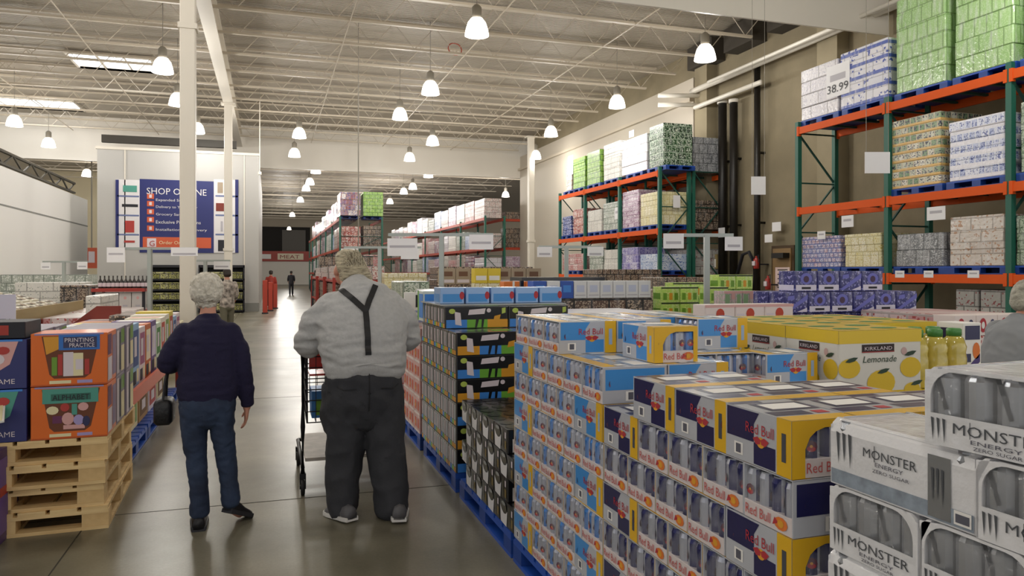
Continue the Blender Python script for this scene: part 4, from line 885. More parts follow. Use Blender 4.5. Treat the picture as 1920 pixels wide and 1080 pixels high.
# ---------------------------------------------------------------- front-facing blocks of single packs
def block(P, W, D, H, px0, py_top, py_bot, Z, n, nrows, nlay, name, gx=.004, fill=None, yj=0):
    X0, Y = atZ(px0, Z); z1 = hz(py_top, Z); 
    for L_ in range(nlay):
        for j in range(nrows):
            for i in range(n):
                if j > 0 and L_ < nlay-1: continue
                P.put((X0+W/2+i*(W+gx), Y+D/2+j*(D+.004), z1-(L_+1)*H), 0, '%s, %s%s%s' % (name, ORD[i+1]+' from its aisle end' if n > 1 else 'single one', ', %s layer down' % ORD[L_+1] if nlay > 1 else '', ', %s row back' % ORD[j+1] if nrows > 1 else ''))
    zb = z1-nlay*H
    if fill and zb > .1:
        tw, td = n*(W+gx), nrows*(D+.004)
        m = load(tw, td, zb-.002, P_[fill](), max(2, int(zb/.3)), seed=n); tag(m.build('pack_stack', loc=(X0+tw/2, Y+td/2, 0)), cut('lower packs beneath the '+name), 'pack stack')
IND = G('indigo pack', '#25277c', '#1d1f62', '#9090cc', .3, .3, '#1b1d55', .16, 38, coat=.5, mort=.001); INW = M('indigo pack white', '#d8d4e4', .4); INM = M('mid violet print', '#6d6fc0', .4)
def ind(v):
    ps = [P4('f', .05, .05, .95, .32, INW), P4('l', .05, .05, .95, .32, INW), P4('f', .3, .12, .7, .22, INK, .003), DI('f', .5, .62, .26, .28, INM), DI('f', .5, .6, .12, .16, M('dark berry', '#4a3550', .5), .004)] if v == 0 else \
         [PO('f', [(.0, .1), (.15, .05), (.98, .65), (.98, .9)], INM), PO('f', [(.5, .05), (.95, .05), (.95, .25)], INW), P4('l', .05, .05, .95, .32, INW), PO('f', [(.1, .6), (.4, .65), (.4, .85), (.12, .8)], INM)]
    ps += [PT(.1, .1, .9, .9, INM)]
    return Proto(tag(deco('indigo_drinks_pack', .26, .24, .195, IND, ps, .015), 'x', 'drinks pack'))
PI = [ind(0), ind(1)]
X0, Y0 = atZ(1470, 7.0); z1 = hz(507, 7.0)
for i in range(6): PI[1 if i in (2,) else 0].put((X0+.13+.12+i*.262, Y0+.12, z1-.2), 0, 'indigo and white drinks pack on the upper tier, %s from the door end' % ORD[i+1]) if i < 4 else None
for i in range(6):
    for j in range(2):
        PI[1 if i in (0, 3, 5) else 0].put((X0+.13-.02+i*.262, Y0+.12-.04+j*.25, z1-.4), 0, 'indigo and white drinks pack on the second tier, %s from the door end, %s row' % (ORD[i+1], ['front', 'rear'][j]))
        if j == 0: PI[0].put((X0+.13-.02+i*.262, Y0+.12-.02, z1-.6), 0, 'indigo and white drinks pack on the third tier, %s from the door end' % ORD[i+1])
tag(load(1.6, .5, z1-.602, P_['blue dark'](), 4).build('pack_stack', loc=(X0+.78, Y0+.26, 0)), 'lower dark blue packs beneath the indigo drinks packs', 'pack stack')
LM = G('lime pack', '#b2d858', '#bfe070', '#d6e08a', .3, .3, '#88b040', .3, 45, coat=.4, mort=.001); LMD = M('deep lime print', '#6d9a2e', .4); LMT = M('dark bottle tops', '#2e3b1a', .4)
lp = deco('lime_drinks_pack', .26, .22, .19, LM, [P4('f', 0, .88, 1, .98, LMT), P4('f', .1, .15, .3, .6, LMD), P4('f', .42, .15, .6, .6, AMB), P4('f', .7, .15, .9, .6, LMD), P4('l', .1, .2, .9, .6, LMD)], .012); tag(lp, 'x', 'drinks pack'); PLm = Proto(lp)
block(PLm, .26, .22, .19, 1240, 538, 585, 9.2, 2, 1, 2, 'lime green drinks pack before the rack post', fill='bright green')
block(PLm, .26, .22, .19, 1348, 515, 540, 9.8, 2, 1, 1, 'lime green drinks pack standing higher near the risers', fill='bright green')
block(PLm, .26, .22, .19, 1262, 530, 540, 9.8, 2, 1, 1, 'lime green drinks pack in the rear beside the sign pole', fill='bright green')
block(PLm, .26, .22, .19, 1330, 538, 560, 8.8, 1, 1, 2, 'lime green drinks pack next to the pinkish packs', fill='bright green')
PG_ = G('pinkish pack', '#d2babc', '#c2adb0', '#9fb397', .05, .3, '#a79496', .3, 40, coat=.6, mort=.004); pg = deco('pinkish_drinks_pack', .22, .2, .17, PG_, [P4('f', .05, .1, .3, .8, M('soft green print', '#8fae86', .4)), P4('f', .7, .1, .9, .8, MATS['soft green print']), P4('f', .4, .5, .6, .9, PK), P4('f', 0, .85, 1, 1, PK)], .012); tag(pg, 'x', 'drinks pack'); PP = Proto(pg)
block(PP, .22, .2, .17, 1358, 546, 577, 7.8, 2, 1, 1, 'pinkish bottle pack between lime and indigo packs', fill='greenish wrap'); 
gb = deco('green_end_box', .1, .2, .24, M('fresh green board', '#9fca6a', .45), [DI('f', .5, .5, .3, .2, LMD)]); tag(gb, 'fresh green box beside the pinkish packs and the indigo stack', 'box'); X, Y = atZ(1458, 7.6); gb.location = (X, Y, hz(550, 7.6)-.24)
tp = deco('tomato_drinks_pack', .3, .2, .16, PKW, [DI('f', .5, .5, .14, .3, M('tomato red', '#c0442c', .45), .003), P4('f', 0, .85, 1, 1, PK), P4('f', .05, .1, .3, .5, PALE)], .012); tag(tp, 'x', 'drinks pack'); PTm = Proto(tp)
block(PTm, .3, .2, .16, 1322, 572, 602, 6.4, 3, 1, 1, 'white pack with tomato print', fill='pinks')
bl = deco('blue_bottle_pack', .23, .22, .2, G('blue bottle pack', '#3a62b8', '#6b93d8', '#a9c0e6', .06, .3, '#25408c', .3, 40, coat=.5, mort=.004), [P4('f', .05, .1, .3, .5, BLB), P4('f', .4, .1, .62, .5, SKYB2), P4('f', .7, .1, .95, .5, BLB), DI('f', .3, .3, .1, .12, AMB, .003), DI('f', .7, .35, .08, .1, RED, .003), P4('f', 0, .78, 1, .95, NAVY), P4('l', .1, .1, .9, .8, NAVY)], .012); tag(bl, 'x', 'drinks pack'); PBl = Proto(bl)
block(PBl, .23, .22, .2, 1122, 545, 588, 9.2, 3, 1, 2, 'blue bottle pack before the middle rack', fill='blue dark')
# white and blue cartons in a long row on a dark shelf
wc = deco('white_water_carton', .16, .2, .2, M('water carton white', '#dedfdf', .4), [P4('f', .1, .15, .9, .2, MATS['pale grey print']), P4('f', .2, .35, .8, .75, M('very pale blue', '#c4cbe0', .45))]); tag(wc, 'x', 'carton'); PWc = Proto(wc)
wb = deco('white_water_carton', .16, .2, .2, M('water carton blue', '#2f56ae', .4), [P4('f', .2, .35, .8, .75, BLB)]); tag(wb, 'x', 'carton'); PWb = Proto(wb)
X0, Y0 = atZ(1000, 8.4); zt = hz(527, 8.4)
for i in range(9): (PWb if i in (0, 2) else PWc).put((X0+.08+i*.165, Y0+.1, zt-.2), 0, '%s carton in the row under the dark shelf, %s from the aisle' % ('blue' if i in (0, 2) else 'white', ORD[i+1]))
tag(load(1.5, .6, zt-.202, P_['dark mixed'](), 4).build('pack_stack', loc=(X0+.75, Y0+.3, 0)), 'dark packs beneath the row of white and blue cartons', 'pack stack')
m = MB(); m.box(X0-.05, Y0+.25, zt+.0, X0+1.0, Y0+.7, zt+.04, BKC); m.box(X0-.05, Y0+.3, 0, X0-.01, Y0+.34, zt, BKC); m.box(X0+.96, Y0+.3, 0, X0+1.0, Y0+.34, zt, BKC); tag(m.build('dark_shelf'), 'dark display shelf behind the row of white cartons', 'shelf')
yb = deco('yellow_carton', .2, .2, .22, M('yellow carton', '#e0c63a', .45), [P4('f', .1, .2, .9, .5, PAPER)]); tag(yb, 'x', 'carton'); PY = Proto(yb)
block(PY, .2, .2, .22, 890, 503, 525, 11, 2, 1, 1, 'yellow carton in front of the sign pole', fill='cream cartons')
gc = deco('beige_carton', .24, .2, .25, M('beige carton', '#a5947f', .5), [P4('f', .1, .1, .9, .3, PALE), P4('f', .2, .5, .8, .8, M('brown print', '#6f4f3c', .5))]); tag(gc, 'x', 'carton'); PGc = Proto(gc)
block(PGc, .24, .2, .25, 826, 503, 525, 11.6, 2, 1, 1, 'beige carton left of the yellow ones', fill='dark mixed')
block(PGc, .24, .2, .25, 930, 503, 525, 11.3, 3, 1, 1, 'beige carton between yellow and white cartons', fill='dark mixed')
ob = deco('orange_box', .3, .2, .14, ORGP, [P4('f', .4, 0, .5, 1, PAPER)]); tag(ob, 'x', 'box'); POb = Proto(ob)
block(POb, .3, .2, .14, 945, 528, 545, 10, 2, 1, 1, 'orange box behind the light blue packs', fill='dark mixed')
for px0, px1, pyt, Z, k, lb in ((755, 806, 528, 9.0, 'greenish wrap', 'pale green packs beyond the man beside the poster board'), (722, 800, 512, 14.5, 'cream cartons', 'cream trays beyond the man under the wide sign bar'), (810, 1000, 545, 8.0, 'pale blue bottles', 'pale bottle trays behind the black cases'),
                                (1000, 1240, 590, 6.6, 'pale blue bottles', 'pale mixed packs behind the light blue stack'), (1240, 1330, 592, 6.6, 'white wrap', 'whitish packs beside the tomato packs'), (820, 1000, 500, 17, 'dark mixed', 'dark mixed goods far behind the yellow cartons'), (1120, 1240, 505, 18.5, 'dark mixed', 'dark goods on the floor before the middle rack'),
                                (1765, 1900, 590, 6.2, 'pinks', 'red and pink packs behind the lemonade bottles'), (1240, 1400, 520, 15, 'dark mixed', 'dark mixed goods near the concrete wall'), (600, 700, 480, 22, 'dark mixed', 'dark goods beyond the man near the head-on rack')):
    X0, Y = atZ(px0, Z); X1 = Y*rr(px1); h = hz(pyt, Z)
    tag(load(X1-X0, .9, h, P_[k](), 6, seed=px0).build('pack_stack', loc=((X0+X1)/2, Y+.45, 0)), lb, 'pack stack')
# cereal-like colourful boxes beside the bottles, right edge
cs = deco('colourful_carton', .13, .16, .3, PAPER, [P4('f', .1, .7, .9, .95, NAVY), DI('f', .7, .5, .2, .15, ORGP), P4('f', .05, .3, .4, .45, NAVY, .003), PO('f', [(.2, .05), (.9, .3), (.9, .45), (.2, .2)], M('violet print', '#4a3a7c', .5)), P4('l', .1, .1, .9, .9, NAVY)]); tag(cs, 'x', 'carton'); PCs = Proto(cs)
block(PCs, .13, .16, .3, 1806, 606, 690, 4.0, 1, 1, 1, 'white carton with navy and orange print by the bottles', fill='blue red print')
rs = deco('red_ring_pack', .22, .2, .16, PKW, [DI('f', .3, .5, .16, .36, RED, .003), DI('f', .3, .5, .08, .18, PAPER, .004), DI('f', .75, .5, .12, .3, NAVY, .003)]); tag(rs, 'x', 'drinks pack'); PRs = Proto(rs)
block(PRs, .22, .2, .16, 1790, 592, 620, 5.8, 4, 1, 1, 'white pack with red rings behind the lemonade bottles', fill='pinks')
# ================================================================ T-shaped sign stands
POLE = M('grey sign pole', '#a9b0ac', .4, metal=.3)
def stand(px, py, Z, cards, barl, barr, lb):
    X, Y = atZ(px, Z); z = hz(py, Z); s = Z/FPX; r = empty('sign_stand', (X, Y, 0), -YAW); tag(r, lb, 'sign stand')
    m = MB(); m.box(-.03, -.03, 0, .03, .03, z, POLE); m.build('pole', r)
    m = MB(); m.box((barl-px)*s, -.012, z-.02, (barr-px)*s, .012, z+.02, POLE); m.build('crossbar', r)
    m = MB(); m.box(-.25, -.25, 0, .25, .25, .03, POLE); m.build('foot', r)
    for x0, x1, y0, y1 in cards:
        m = MB(); m.box((x0-px)*s, -.03, hz(y1, Z), (x1-px)*s, -.022, hz(y0, Z), CARD); m.box((x0-px)*s+.03, -.0315, hz(y0, Z)-.12, (x1-px)*s-.03, -.03, hz(y0, Z)-.09, MATS['pale grey print'])
        m.build('sign_card', r)
stand(828, 440, 9.6, [(727, 783, 447, 480), (880, 925, 440, 468)], 728, 925, 'grey T-shaped sign stand with two white cards beyond the black cases')
stand(712, 464, 13, [(752, 786, 466, 486), (640, 672, 466, 492)], 645, 790, 'grey T-shaped sign stand close behind the man’s head')
stand(1325, 441, 8.6, [(1243, 1281, 438, 466), (1358, 1391, 444, 470)], 1262, 1375, 'grey T-shaped sign stand by the lime packs before the concrete wall')
stand(1062, 463, 11, [(1007, 1035, 463, 482), (1101, 1131, 463, 480)], 1010, 1128, 'grey T-shaped sign stand in front of the middle rack')
stand(120, 491, 17, [(78, 96, 492, 505), (146, 165, 491, 505)], 80, 165, 'grey T-shaped sign stand before the long white wall')
stand(281, 466, 12, [(202, 236, 464, 492), (322, 372, 464, 480)], 215, 372, 'grey T-shaped sign stand in front of the banner block')
stand(385, 489, 15, [(348, 366, 490, 500), (402, 432, 490, 505)], 350, 432, 'grey T-shaped sign stand beside the front white column')
# ================================================================ timber pallets with book displays
def wood_pallet(seed):
    rd = random.Random(seed); W, D = 1.2, 1.2; r = empty('wooden_pallet')
    st = W/7
    for i in range(7):
        m = MB(); m.box(-W/2+i*st, -D/2, .122, -W/2+i*st+st*.86, D/2, .145, WOOD); m.build('deck_board', r)
    for y in (-D/2, -.06, D/2-.12): m = MB(); m.box(-W/2, y, .1, W/2-.02, y+.12, .122, WOOD); m.build('cross_board', r)
    for x in (-W/2, -.075, W/2-.17):
        for y in (-D/2+.003, -.06, D/2-.123): m = MB(); m.box(x, y, .022, x+.15, y+.12, .1, WOOD2); m.build('block', r)
    for x in (-W/2, -.075, W/2-.17): m = MB(); m.box(x, -D/2, 0, x+.15, D/2, .0215, WOOD); m.build('bottom_board', r)
    for y in (-D/2+.0, D/2-.1): m = MB(); m.box(-W/2+.15, y, 0, W/2-.17, y+.1, .0213, WOOD); m.build('bottom_board', r)
    return r
wp = wood_pallet(1); tag(wp, 'x', 'pallet'); PW = Proto(wp)
WX, WY = -1.585, 5.86
for i in range(4): PW.put((WX+(.012, -.004, .0, .018)[i], WY+(0, .02, -.012, .01)[i], i*.1452), (.012, -.008, .006, -.004)[i]+.03, 'bare wooden pallet, %s in the stack under the orange book boxes' % ['lowest', 'second lowest', 'third from the floor', 'topmost'][i])
OB = M('orange book box', '#e26c16', .5, coat=.2); ODK = M('orange box edge', '#c2561a', .5); BB = M('navy game box', '#22286a', .4, coat=.2); TEAL = M('teal header', '#4f9a8a', .5); PKP = M('pink game print', '#d8a4a0', .5); CRM = M('cream panel', '#e8ddb0', .5); REDP = M('strawberry red', '#b23a34', .5)
def orange_box(v):
    hole = [(.14, .95), (.24, .22), (.30, .14), (.70, .14), (.78, .22), (.90, .95)]
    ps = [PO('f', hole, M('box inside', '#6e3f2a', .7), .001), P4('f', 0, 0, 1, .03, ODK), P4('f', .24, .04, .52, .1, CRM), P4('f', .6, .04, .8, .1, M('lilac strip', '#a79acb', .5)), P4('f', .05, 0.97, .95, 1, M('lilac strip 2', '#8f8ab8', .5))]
    if v == 0:
        ps += [P4('f', .36, .68, .9, .97, M('bright blue card', '#2f6fc0', .45), .003), P4('f', .42, .72, .86, .93, NAVY, .004), TX('f', 'PRINTING', .44, .83, .38, .08, PALE, .006), TX('f', 'PRACTICE', .5, .73, .33, .08, PALE, .006),
               P4('f', .27, .2, .34, .55, LMD, .003), P4('f', .35, .2, .41, .6, REDP, .003), P4('f', .42, .18, .55, .64, PALE, .003), P4('f', .55, .18, .68, .62, CRM, .003), P4('f', .58, .3, .68, .5, PALE, .004), P4('f', .7, .2, .76, .5, REDP, .003), PO('f', [(.16, .94), (.36, .94), (.36, .7), (.2, .6)], AMB, .002)]
    else:
        ps += [P4('f', .15, .68, .88, .96, TEAL, .003), P4('f', .26, .73, .78, .86, M('teal dark', '#2f6a5c', .5), .0035), TX('f', 'ALPHABET', .28, .74, .48, .1, INK, .006), DI('f', .28, .55, .08, .08, CRM, .004), DI('f', .44, .6, .06, .08, REDP, .004), P4('f', .53, .45, .6, .66, TEAL, .004), DI('f', .68, .6, .07, .08, PKP, .004),
               P4('f', .28, .3, .40, .44, M('plum print', '#6a3058', .5), .003), DI('f', .48, .38, .08, .12, PKP, .004), DI('f', .62, .35, .07, .1, MATS['lilac strip'], .004), P4('f', .42, .18, .7, .26, PKP, .003), DI('f', .72, .32, .05, .1, NAVY, .004)]
    for f in 'r': ps += [P4(f, .05, .05, .5, .5, PALE), P4(f, .05, .55, .45, .95, M('plum print', '#6a3058', .5)), P4(f, .55, .1, .95, .9, M('mauve side', '#8d7a96', .5))]
    return deco('book_display_box', .42, .34, .325, OB, ps, .004)
ox = -1.19; yb_ = 5.45; zb_ = .583
for v, z, lb in ((1, zb_, 'orange display box of alphabet books on the wooden pallets'), (0, zb_+.33, 'orange display box of printing practice books, upper one')):
    o = orange_box(v); tag(o, lb, 'book box'); o.location = (ox, yb_, z); o.rotation_euler.z = .03
def navy_box(v):
    ps = [PO('f', [(.05, .32), (.62, .32), (.8, .5), (.9, .96), (.05, .96)], PKP if v else MATS['teal header'], .002), TX('f', 'ACTIVITY GAME', .08, .1, .78, .1, PALE, .004), DI('f', .3, .62, .14, .16, ORGP, .004), DI('f', .62, .6, .12, .12, PALE, .004), P4('f', .1, .36, .4, .44, LMD, .004),
          DI('f', .72, .78, .08, .08, REDP, .005), P4('f', .05, .96, .95, 1, BLB, .003)]
    return deco('activity_game_box', .44, .34, .30 if v else .32, BB, ps, .004)
for v, z, lb in ((0, zb_, 'navy activity game box, lower one beside the orange boxes'), (1, zb_+.325, 'navy activity game box with pink print, upper one')):
    o = navy_box(v); tag(o, lb, 'game box'); o.location = (ox-.45, yb_-.013, z); o.rotation_euler.z = .03
o = deco('red_topped_tray', .44, .34, .1, INK, [P4('f', .0, .2, .8, .8, RDSP)]); tag(o, 'low dark tray with red band on the upper navy game box', 'tray'); o.location = (ox-.46, yb_+.02, zb_+.63)
m = MB(); m.box(-.2, -.14, 0, .2, .14, .012, PAPER); m.box(-.19, -.135, .012, .19, .135, .016, CRM); o = m.build('open_book', loc=(ox-.52, yb_-.26, zb_+.17)); o.rotation_euler = (.35, -.15, .2); tag(o, 'white open book leaning against the lower navy game box', 'book')
m = MB(); m.box(-.66, -.02, 0, .66, .0, .01, PAPER); 
sidec = [M('plum side', '#5c4470', .5), PALE, M('mauve side', '#8d7a96', .5), MATS['lilac strip'], CRM, TEAL, NAVY, ORGP]
bk = deco('book_carton', .34, .36, .325, M('grey mauve carton', '#8e8493', .5), [P4('r', .04, .05, .3, .95, PALE), P4('r', .33, .1, .5, .9, INK), P4('r', .55, .05, .95, .6, CRM), P4('r', .55, .65, .95, .95, LMD), P4('f', .1, .1, .9, .9, PALE)]); tag(bk, 'x', 'book box'); PBk = Proto(bk)
for j in range(2):
    for z, t in ((zb_, 'lower'), (zb_+.327, 'upper')): PBk.put((ox+.03, yb_+.36+j*.365, z), .03, 'mauve book carton behind the orange boxes, %s %s' % (t, ['near one', 'far one'][j]))
    for z, t in ((zb_, 'lower'), (zb_+.327, 'upper')): PBk.put((ox-.42, yb_+.36+j*.365, z), .03, 'mauve book carton behind the navy game boxes, %s %s' % (t, ['near one', 'far one'][j]))
# price card and purple box at the frame edge
pb = deco('purple_book_box', .5, .4, .56, M('purple box', '#4a2f6a', .45), [P4('r', .1, .1, .9, .9, M('purple box light', '#6a4f9a', .45)), P4('t', .1, .1, .9, .9, PKP), P4('r', .1, .5, .9, .6, REDP, .003)]); tag(pb, 'purple book box standing at the frame edge before the pallets', 'book box'); X, Y = atZ(14, 4.55); pb.location = (X-.25, Y+.02, .0)
# long book table along the aisle
TB = empty('book_table', (-1.75, 9.0, 0)); tag(TB, 'long low book table with an orange-red shelf edge along the aisle', 'display table')
OR2 = M('orange red shelf edge', '#d2562f', .45, coat=.2)
m = MB(); m.box(-.6, -2.25, .5, .62, 2.3, .53, OR2); m.build('shelf', TB)
m = MB(); m.box(.62, -2.25, .48, .65, 2.3, .60, OR2); m.build('shelf_edge', TB)
for x in (-.55, .52):
    for y in (-2.2, 2.2): m = MB(); m.box(x, y, 0, x+.05, y+.05, .5, RDSP); m.build('leg', TB)
bcols = [('#e8e2d0', '#7a9a4a'), ('#d9c24a', '#b23a34'), ('#8fb4d8', '#2f4a8a'), ('#e4d4d8', '#a0507a'), ('#c9662c', '#f0e4c8'), ('#6a4f8a', '#d8cfe4'), ('#cfe0c8', '#4b8a45'), ('#f0e8d8', '#c04a3a')]
rd = random.Random(11)
for i in range(12):
    a, b_ = bcols[i % 8]; h = rd.uniform(.5, .62); w_ = .345
    o = deco('book_bin', .38, w_, h, M('bin %d' % (i % 8), a, .5), [P4('r', .1, .35, .9, .9, M('binp %d' % (i % 8), b_, .5)), P4('r', .2, .5, .6, .8, PALE, .003), P4('r', .08, .08, .5, .28, INK, .002), P4('r', .6, .1, .9, .3, CRM, .002), PT(.1, .1, .9, .9, M('bint %d' % (i % 3), ['#e6d060', '#e0b09a', '#e8e4e0'][i % 3], .5)), P4('f', .1, .3, .9, .9, PALE)])
    tag(o, 'colourful book bin on the long table, %s from the pallets' % ORD[i+1], 'book bin'); o.location = (-1.37, 6.93+i*.375, .531)
for i in range(12):
    a, b_ = bcols[(i+3) % 8]
    o = deco('book_bin', .6, .345, .48, M('bin %d' % ((i+3) % 8), a, .5), [PT(.05, .1, .95, .9, M('bint %d' % ((i+1) % 3), '#e6d060', .5))]); tag(o, 'book bin in the rear row of the long table, %s from the pallets' % ORD[i+1], 'book bin'); o.location = (-1.9, 6.93+i*.375, .531)
KR = M('kraft carton', '#b08a58', .65); KRD = M('kraft panel brown', '#7a5a38', .65)  # darker brown for the panels on the carton sides
for i in range(5):
    o = deco('kraft_carton', .5, .55, .33, [KR, CRM, KR, PALE, CRM][i], [P4('r', .1, .15, .9, .85, [KRD, LMD, KRD, REDP, KRD][i]), P4('r', .3, .3, .7, .6, PALE, .003)]); tag(o, 'carton under the orange-red shelf edge, %s from the pallets' % ORD[i+1], 'carton'); o.location = (-1.46, 7.08+i*.62, .147)
for i in range(3): blueP.put((-1.62, 7.36+i*1.24, 0), 0, 'blue pallet under the long book table, %s from the wooden ones' % ORD[i+1])
for i, (Y, k, lb) in enumerate(((12.2, 'pinks', 'pink and red goods beyond the book table'), (13.8, 'white red boxes', 'white and red boxes beyond the book table beside the column'))):
    tag(load(1.2, 1.4, 1.0, P_[k](), 4, seed=i).build('wrapped_load', loc=(-2.3-.4*i, Y, 0)), lb, 'wrapped goods')
# white table with tilted trays of packed goods, wooden and red edges
WDE = M('olive wood edge', '#a08c5e', .6); CRW = M('cream tray', '#e6e0cf', .5); DRD = M('dark red panel', '#7c2a1c', .5)
T2 = empty('sloping_display', (-4.6, 12.2, 0)); tag(T2, 'sloping white display with olive wood and red edges beyond the game boxes', 'display table')
m = MB(); m.box(-1.6, -1.9, .0, 1.6, 1.9, .97, CRW); m.build('body', T2); m = MB(); m.box(1.6, -1.9, .98, 1.64, 1.9, 1.15, WDE); m.box(-1.6, -1.94, .98, 1.64, -1.9, 1.15, WDE); m.build('wood_edge', T2); m = MB(); m.box(1.6, -1.9, .88, 1.66, 1.9, .98, RDSP); m.build('red_edge', T2)
tr = empty('produce_tray'); tag(tr, 'x', 'tray'); m = MB(); m.box(-.2, -.17, 0, .2, .17, .06, CRW); m.build('tray', tr); m = MB()
for i in range(3):
    for j in range(2): m.disc(((0, 0, .061), (1, 0, 0), (0, 1, 0), (0, 0, 1)), -.12+i*.12, -.08+j*.16, .045, .06, [M('dark olive fruit', '#5a4a2e', .6), M('brown fruit', '#8a6a48', .6)][(i+j) % 2], .004, 10)
m.build('fruit', tr); PTr = Proto(tr)
for j in range(8):
    for i in range(6): o = PTr.put((-3.3-i*.5, 10.55+j*.47, .1+.95+i*.115), 0, 'white tray of dark fruit on the sloping display, %s row, %s from the aisle' % (ORD[j+1], ORD[i+1])); o.rotation_euler.y = .25
X, Y = atZ(8, 6.6); m = MB(); m.box(-.2, -.01, 0, .09, .0, .32, M('pale lilac card', '#c9c9dc', .5)); m.text(((-.2, -.01, 0), (1, 0, 0), (0, 0, 1), (0, -1, 0)), '79', .17, .03, INK, h=.075, off=.003); m.box(-.15, -.005, -.35, -.13, .0, 0, POLE)
o = m.build('price_sign', loc=(X, Y, hz(620, 6.6))); tag(o, 'pale price sign reading 79 above the game boxes', 'price sign')
# red rack of white cartons
r = empty('red_shelf_rack'); X0, Y0 = atZ(172, 13.5); X1 = Y0*rr(272); r.location = ((X0+X1)/2, Y0, 0); w_ = X1-X0; tag(r, 'red shelf rack of white cartons in front of the banner block', 'shelf rack')
for z in (.55, .92, 1.32): m = MB(); m.box(-w_/2, -.05, z-.06, w_/2, .9, z, RDSP); m.build('shelf', r)
for x in (-w_/2, w_/2-.05):
    for y in (0, .85): m = MB(); m.box(x, y, 0, x+.05, y+.05, 1.35, INK); m.build('upright', r)
c1 = deco('white_wine_carton', .2, .3, .32, M('dull white carton', '#cfcac6', .5), [DI('f', .5, .7, .12, .09, PKP), P4('f', .3, .2, .7, .3, MATS['pale grey print'])]); tag(c1, 'x', 'carton'); PC1 = Proto(c1); n_ = int(w_/.21)
for i in range(n_): PC1.put((X0+.12+i*.21, Y0+.17, .921), 0, 'white carton on the red shelf rack, %s from the column side' % ORD[n_-i])
bt = empty('dark_bottle'); tag(bt, 'x', 'bottle'); m = MB(); m.lathe([(.035, 0), (.037, .01), (.037, .12), (.014, .17), (.014, .23)], M('dark bottle glass', '#2a2422', .2, coat=.5), 10); m.build('glass_body', bt, smooth=True); m = MB(); m.cyl(0, 0, .03, .1, .038, PALE, 10); m.build('label_band', bt); PBt = Proto(bt)
for i in range(12): PBt.put((X0+.1+i*w_/12.4, Y0+.2, 1.321), 0, 'dark bottle on top of the red shelf rack, %s from its far end' % ORD[i+1])
tag(load(w_-.15, .8, .5, P_['dark mixed'](), 3).build('shelf_goods', loc=((X0+X1)/2, Y0+.46, .0)), 'dark goods on the bottom of the red shelf rack', 'goods')
tag(load(w_-.15, .6, .28, P_['white red boxes'](), 2).build('shelf_goods', loc=((X0+X1)/2, Y0+.46, .551)), 'white and dark goods on the low board of the red shelf rack', 'goods')
# dark red wedge panel and white cards before the rack
X, Y = atZ(178, 9.6); m = MB(); m.add([(-.33, 0, -.02), (.3, 0, -.02), (.3, 0, .26), (.02, 0, .26), (-.33, .03, -.02), (.3, .03, -.02), (.3, .03, .26), (.02, .03, .26)], [(0, 1, 2, 3), (7, 6, 5, 4), (0, 4, 5, 1), (1, 5, 6, 2), (2, 6, 7, 3), (3, 7, 4, 0)], DRD); m.box(-.02, .0, -1.0, .02, .03, -.02, DRD)
tag(m.build('wedge_panel', loc=(X, Y, hz(612, 9.6))), 'dark red wedge-shaped panel between the book table and the red rack', 'panel')
for i, (px0, px1, pyt, Z, k, lb, mn) in enumerate(((0, 165, 515, 20, 'grey green', 'pale greenish bottle rows along the white wall', 5), (160, 190, 555, 9.8, 'plain white', 'small white stack beside the wedge panel', 3), (205, 275, 592, 9.2, 'dark mixed', 'dark and white boxes before the red shelf rack', 3), (112, 165, 535, 15, 'dark mixed', 'dark pots by the sign stand', 3),
                                                   (28, 150, 530, 16, 'plain white', 'white trays behind the sloping display', 4), (-60, 0, 560, 12, 'plain white', 'white bin at the frame edge behind the game boxes', 3), (270, 330, 610, 12, 'cream cartons', 'yellowish goods beside the woman', 3))):
    X0_, Y_ = atZ(px0, Z); X1_ = Y_*rr(px1); tag(load(X1_-X0_, 1.2, hz(pyt, Z), P_[k](), mn, seed=i).build('pack_stack', loc=((X0_+X1_)/2, Y_+.6, 0)), lb, 'pack stack')
# shelves against the block
G('goods avocado', '#8a8a3a', '#c9c48a', '#2f2c1a', .3, .2, '#201c14', .35, 24)
for px0, px1, lb in ((278, 342, 'before the front column'), (372, 458, 'behind the woman’s head')):
    X0_, X1_ = 31.6*rr(px0), 31.6*rr(px1); w_ = X1_-X0_; r = empty('grocery_shelf', ((X0_+X1_)/2, 31.6, 0)); tag(r, 'black grocery shelf of yellow-green goods against the banner block, '+lb, 'shelf unit')
    m = MB(); m.box(-w_/2, .6, 0, w_/2, .66, 1.9, INK); m.build('back_panel', r)
    for z in (.1, .55, .95, 1.35, 1.85): m = MB(); m.box(-w_/2, 0, z-.05, w_/2, .6, z, INK); m.build('shelf', r)
    for x in (-w_/2, w_/2-.04): m = MB(); m.box(x, 0, 0, x+.04, .6, 1.9, INK); m.build('side_panel', r)
    for i, z in enumerate((.1, .55, .95, 1.35)): tag(load(w_-.12, .5, .27, MATS['goods avocado'], 2, seed=i).build('shelf_goods', loc=((X0_+X1_)/2, 31.88, z+.001)), 'yellow-green goods on the %s shelf %s' % (['lowest', 'second', 'third', 'top'][i], lb), 'goods')
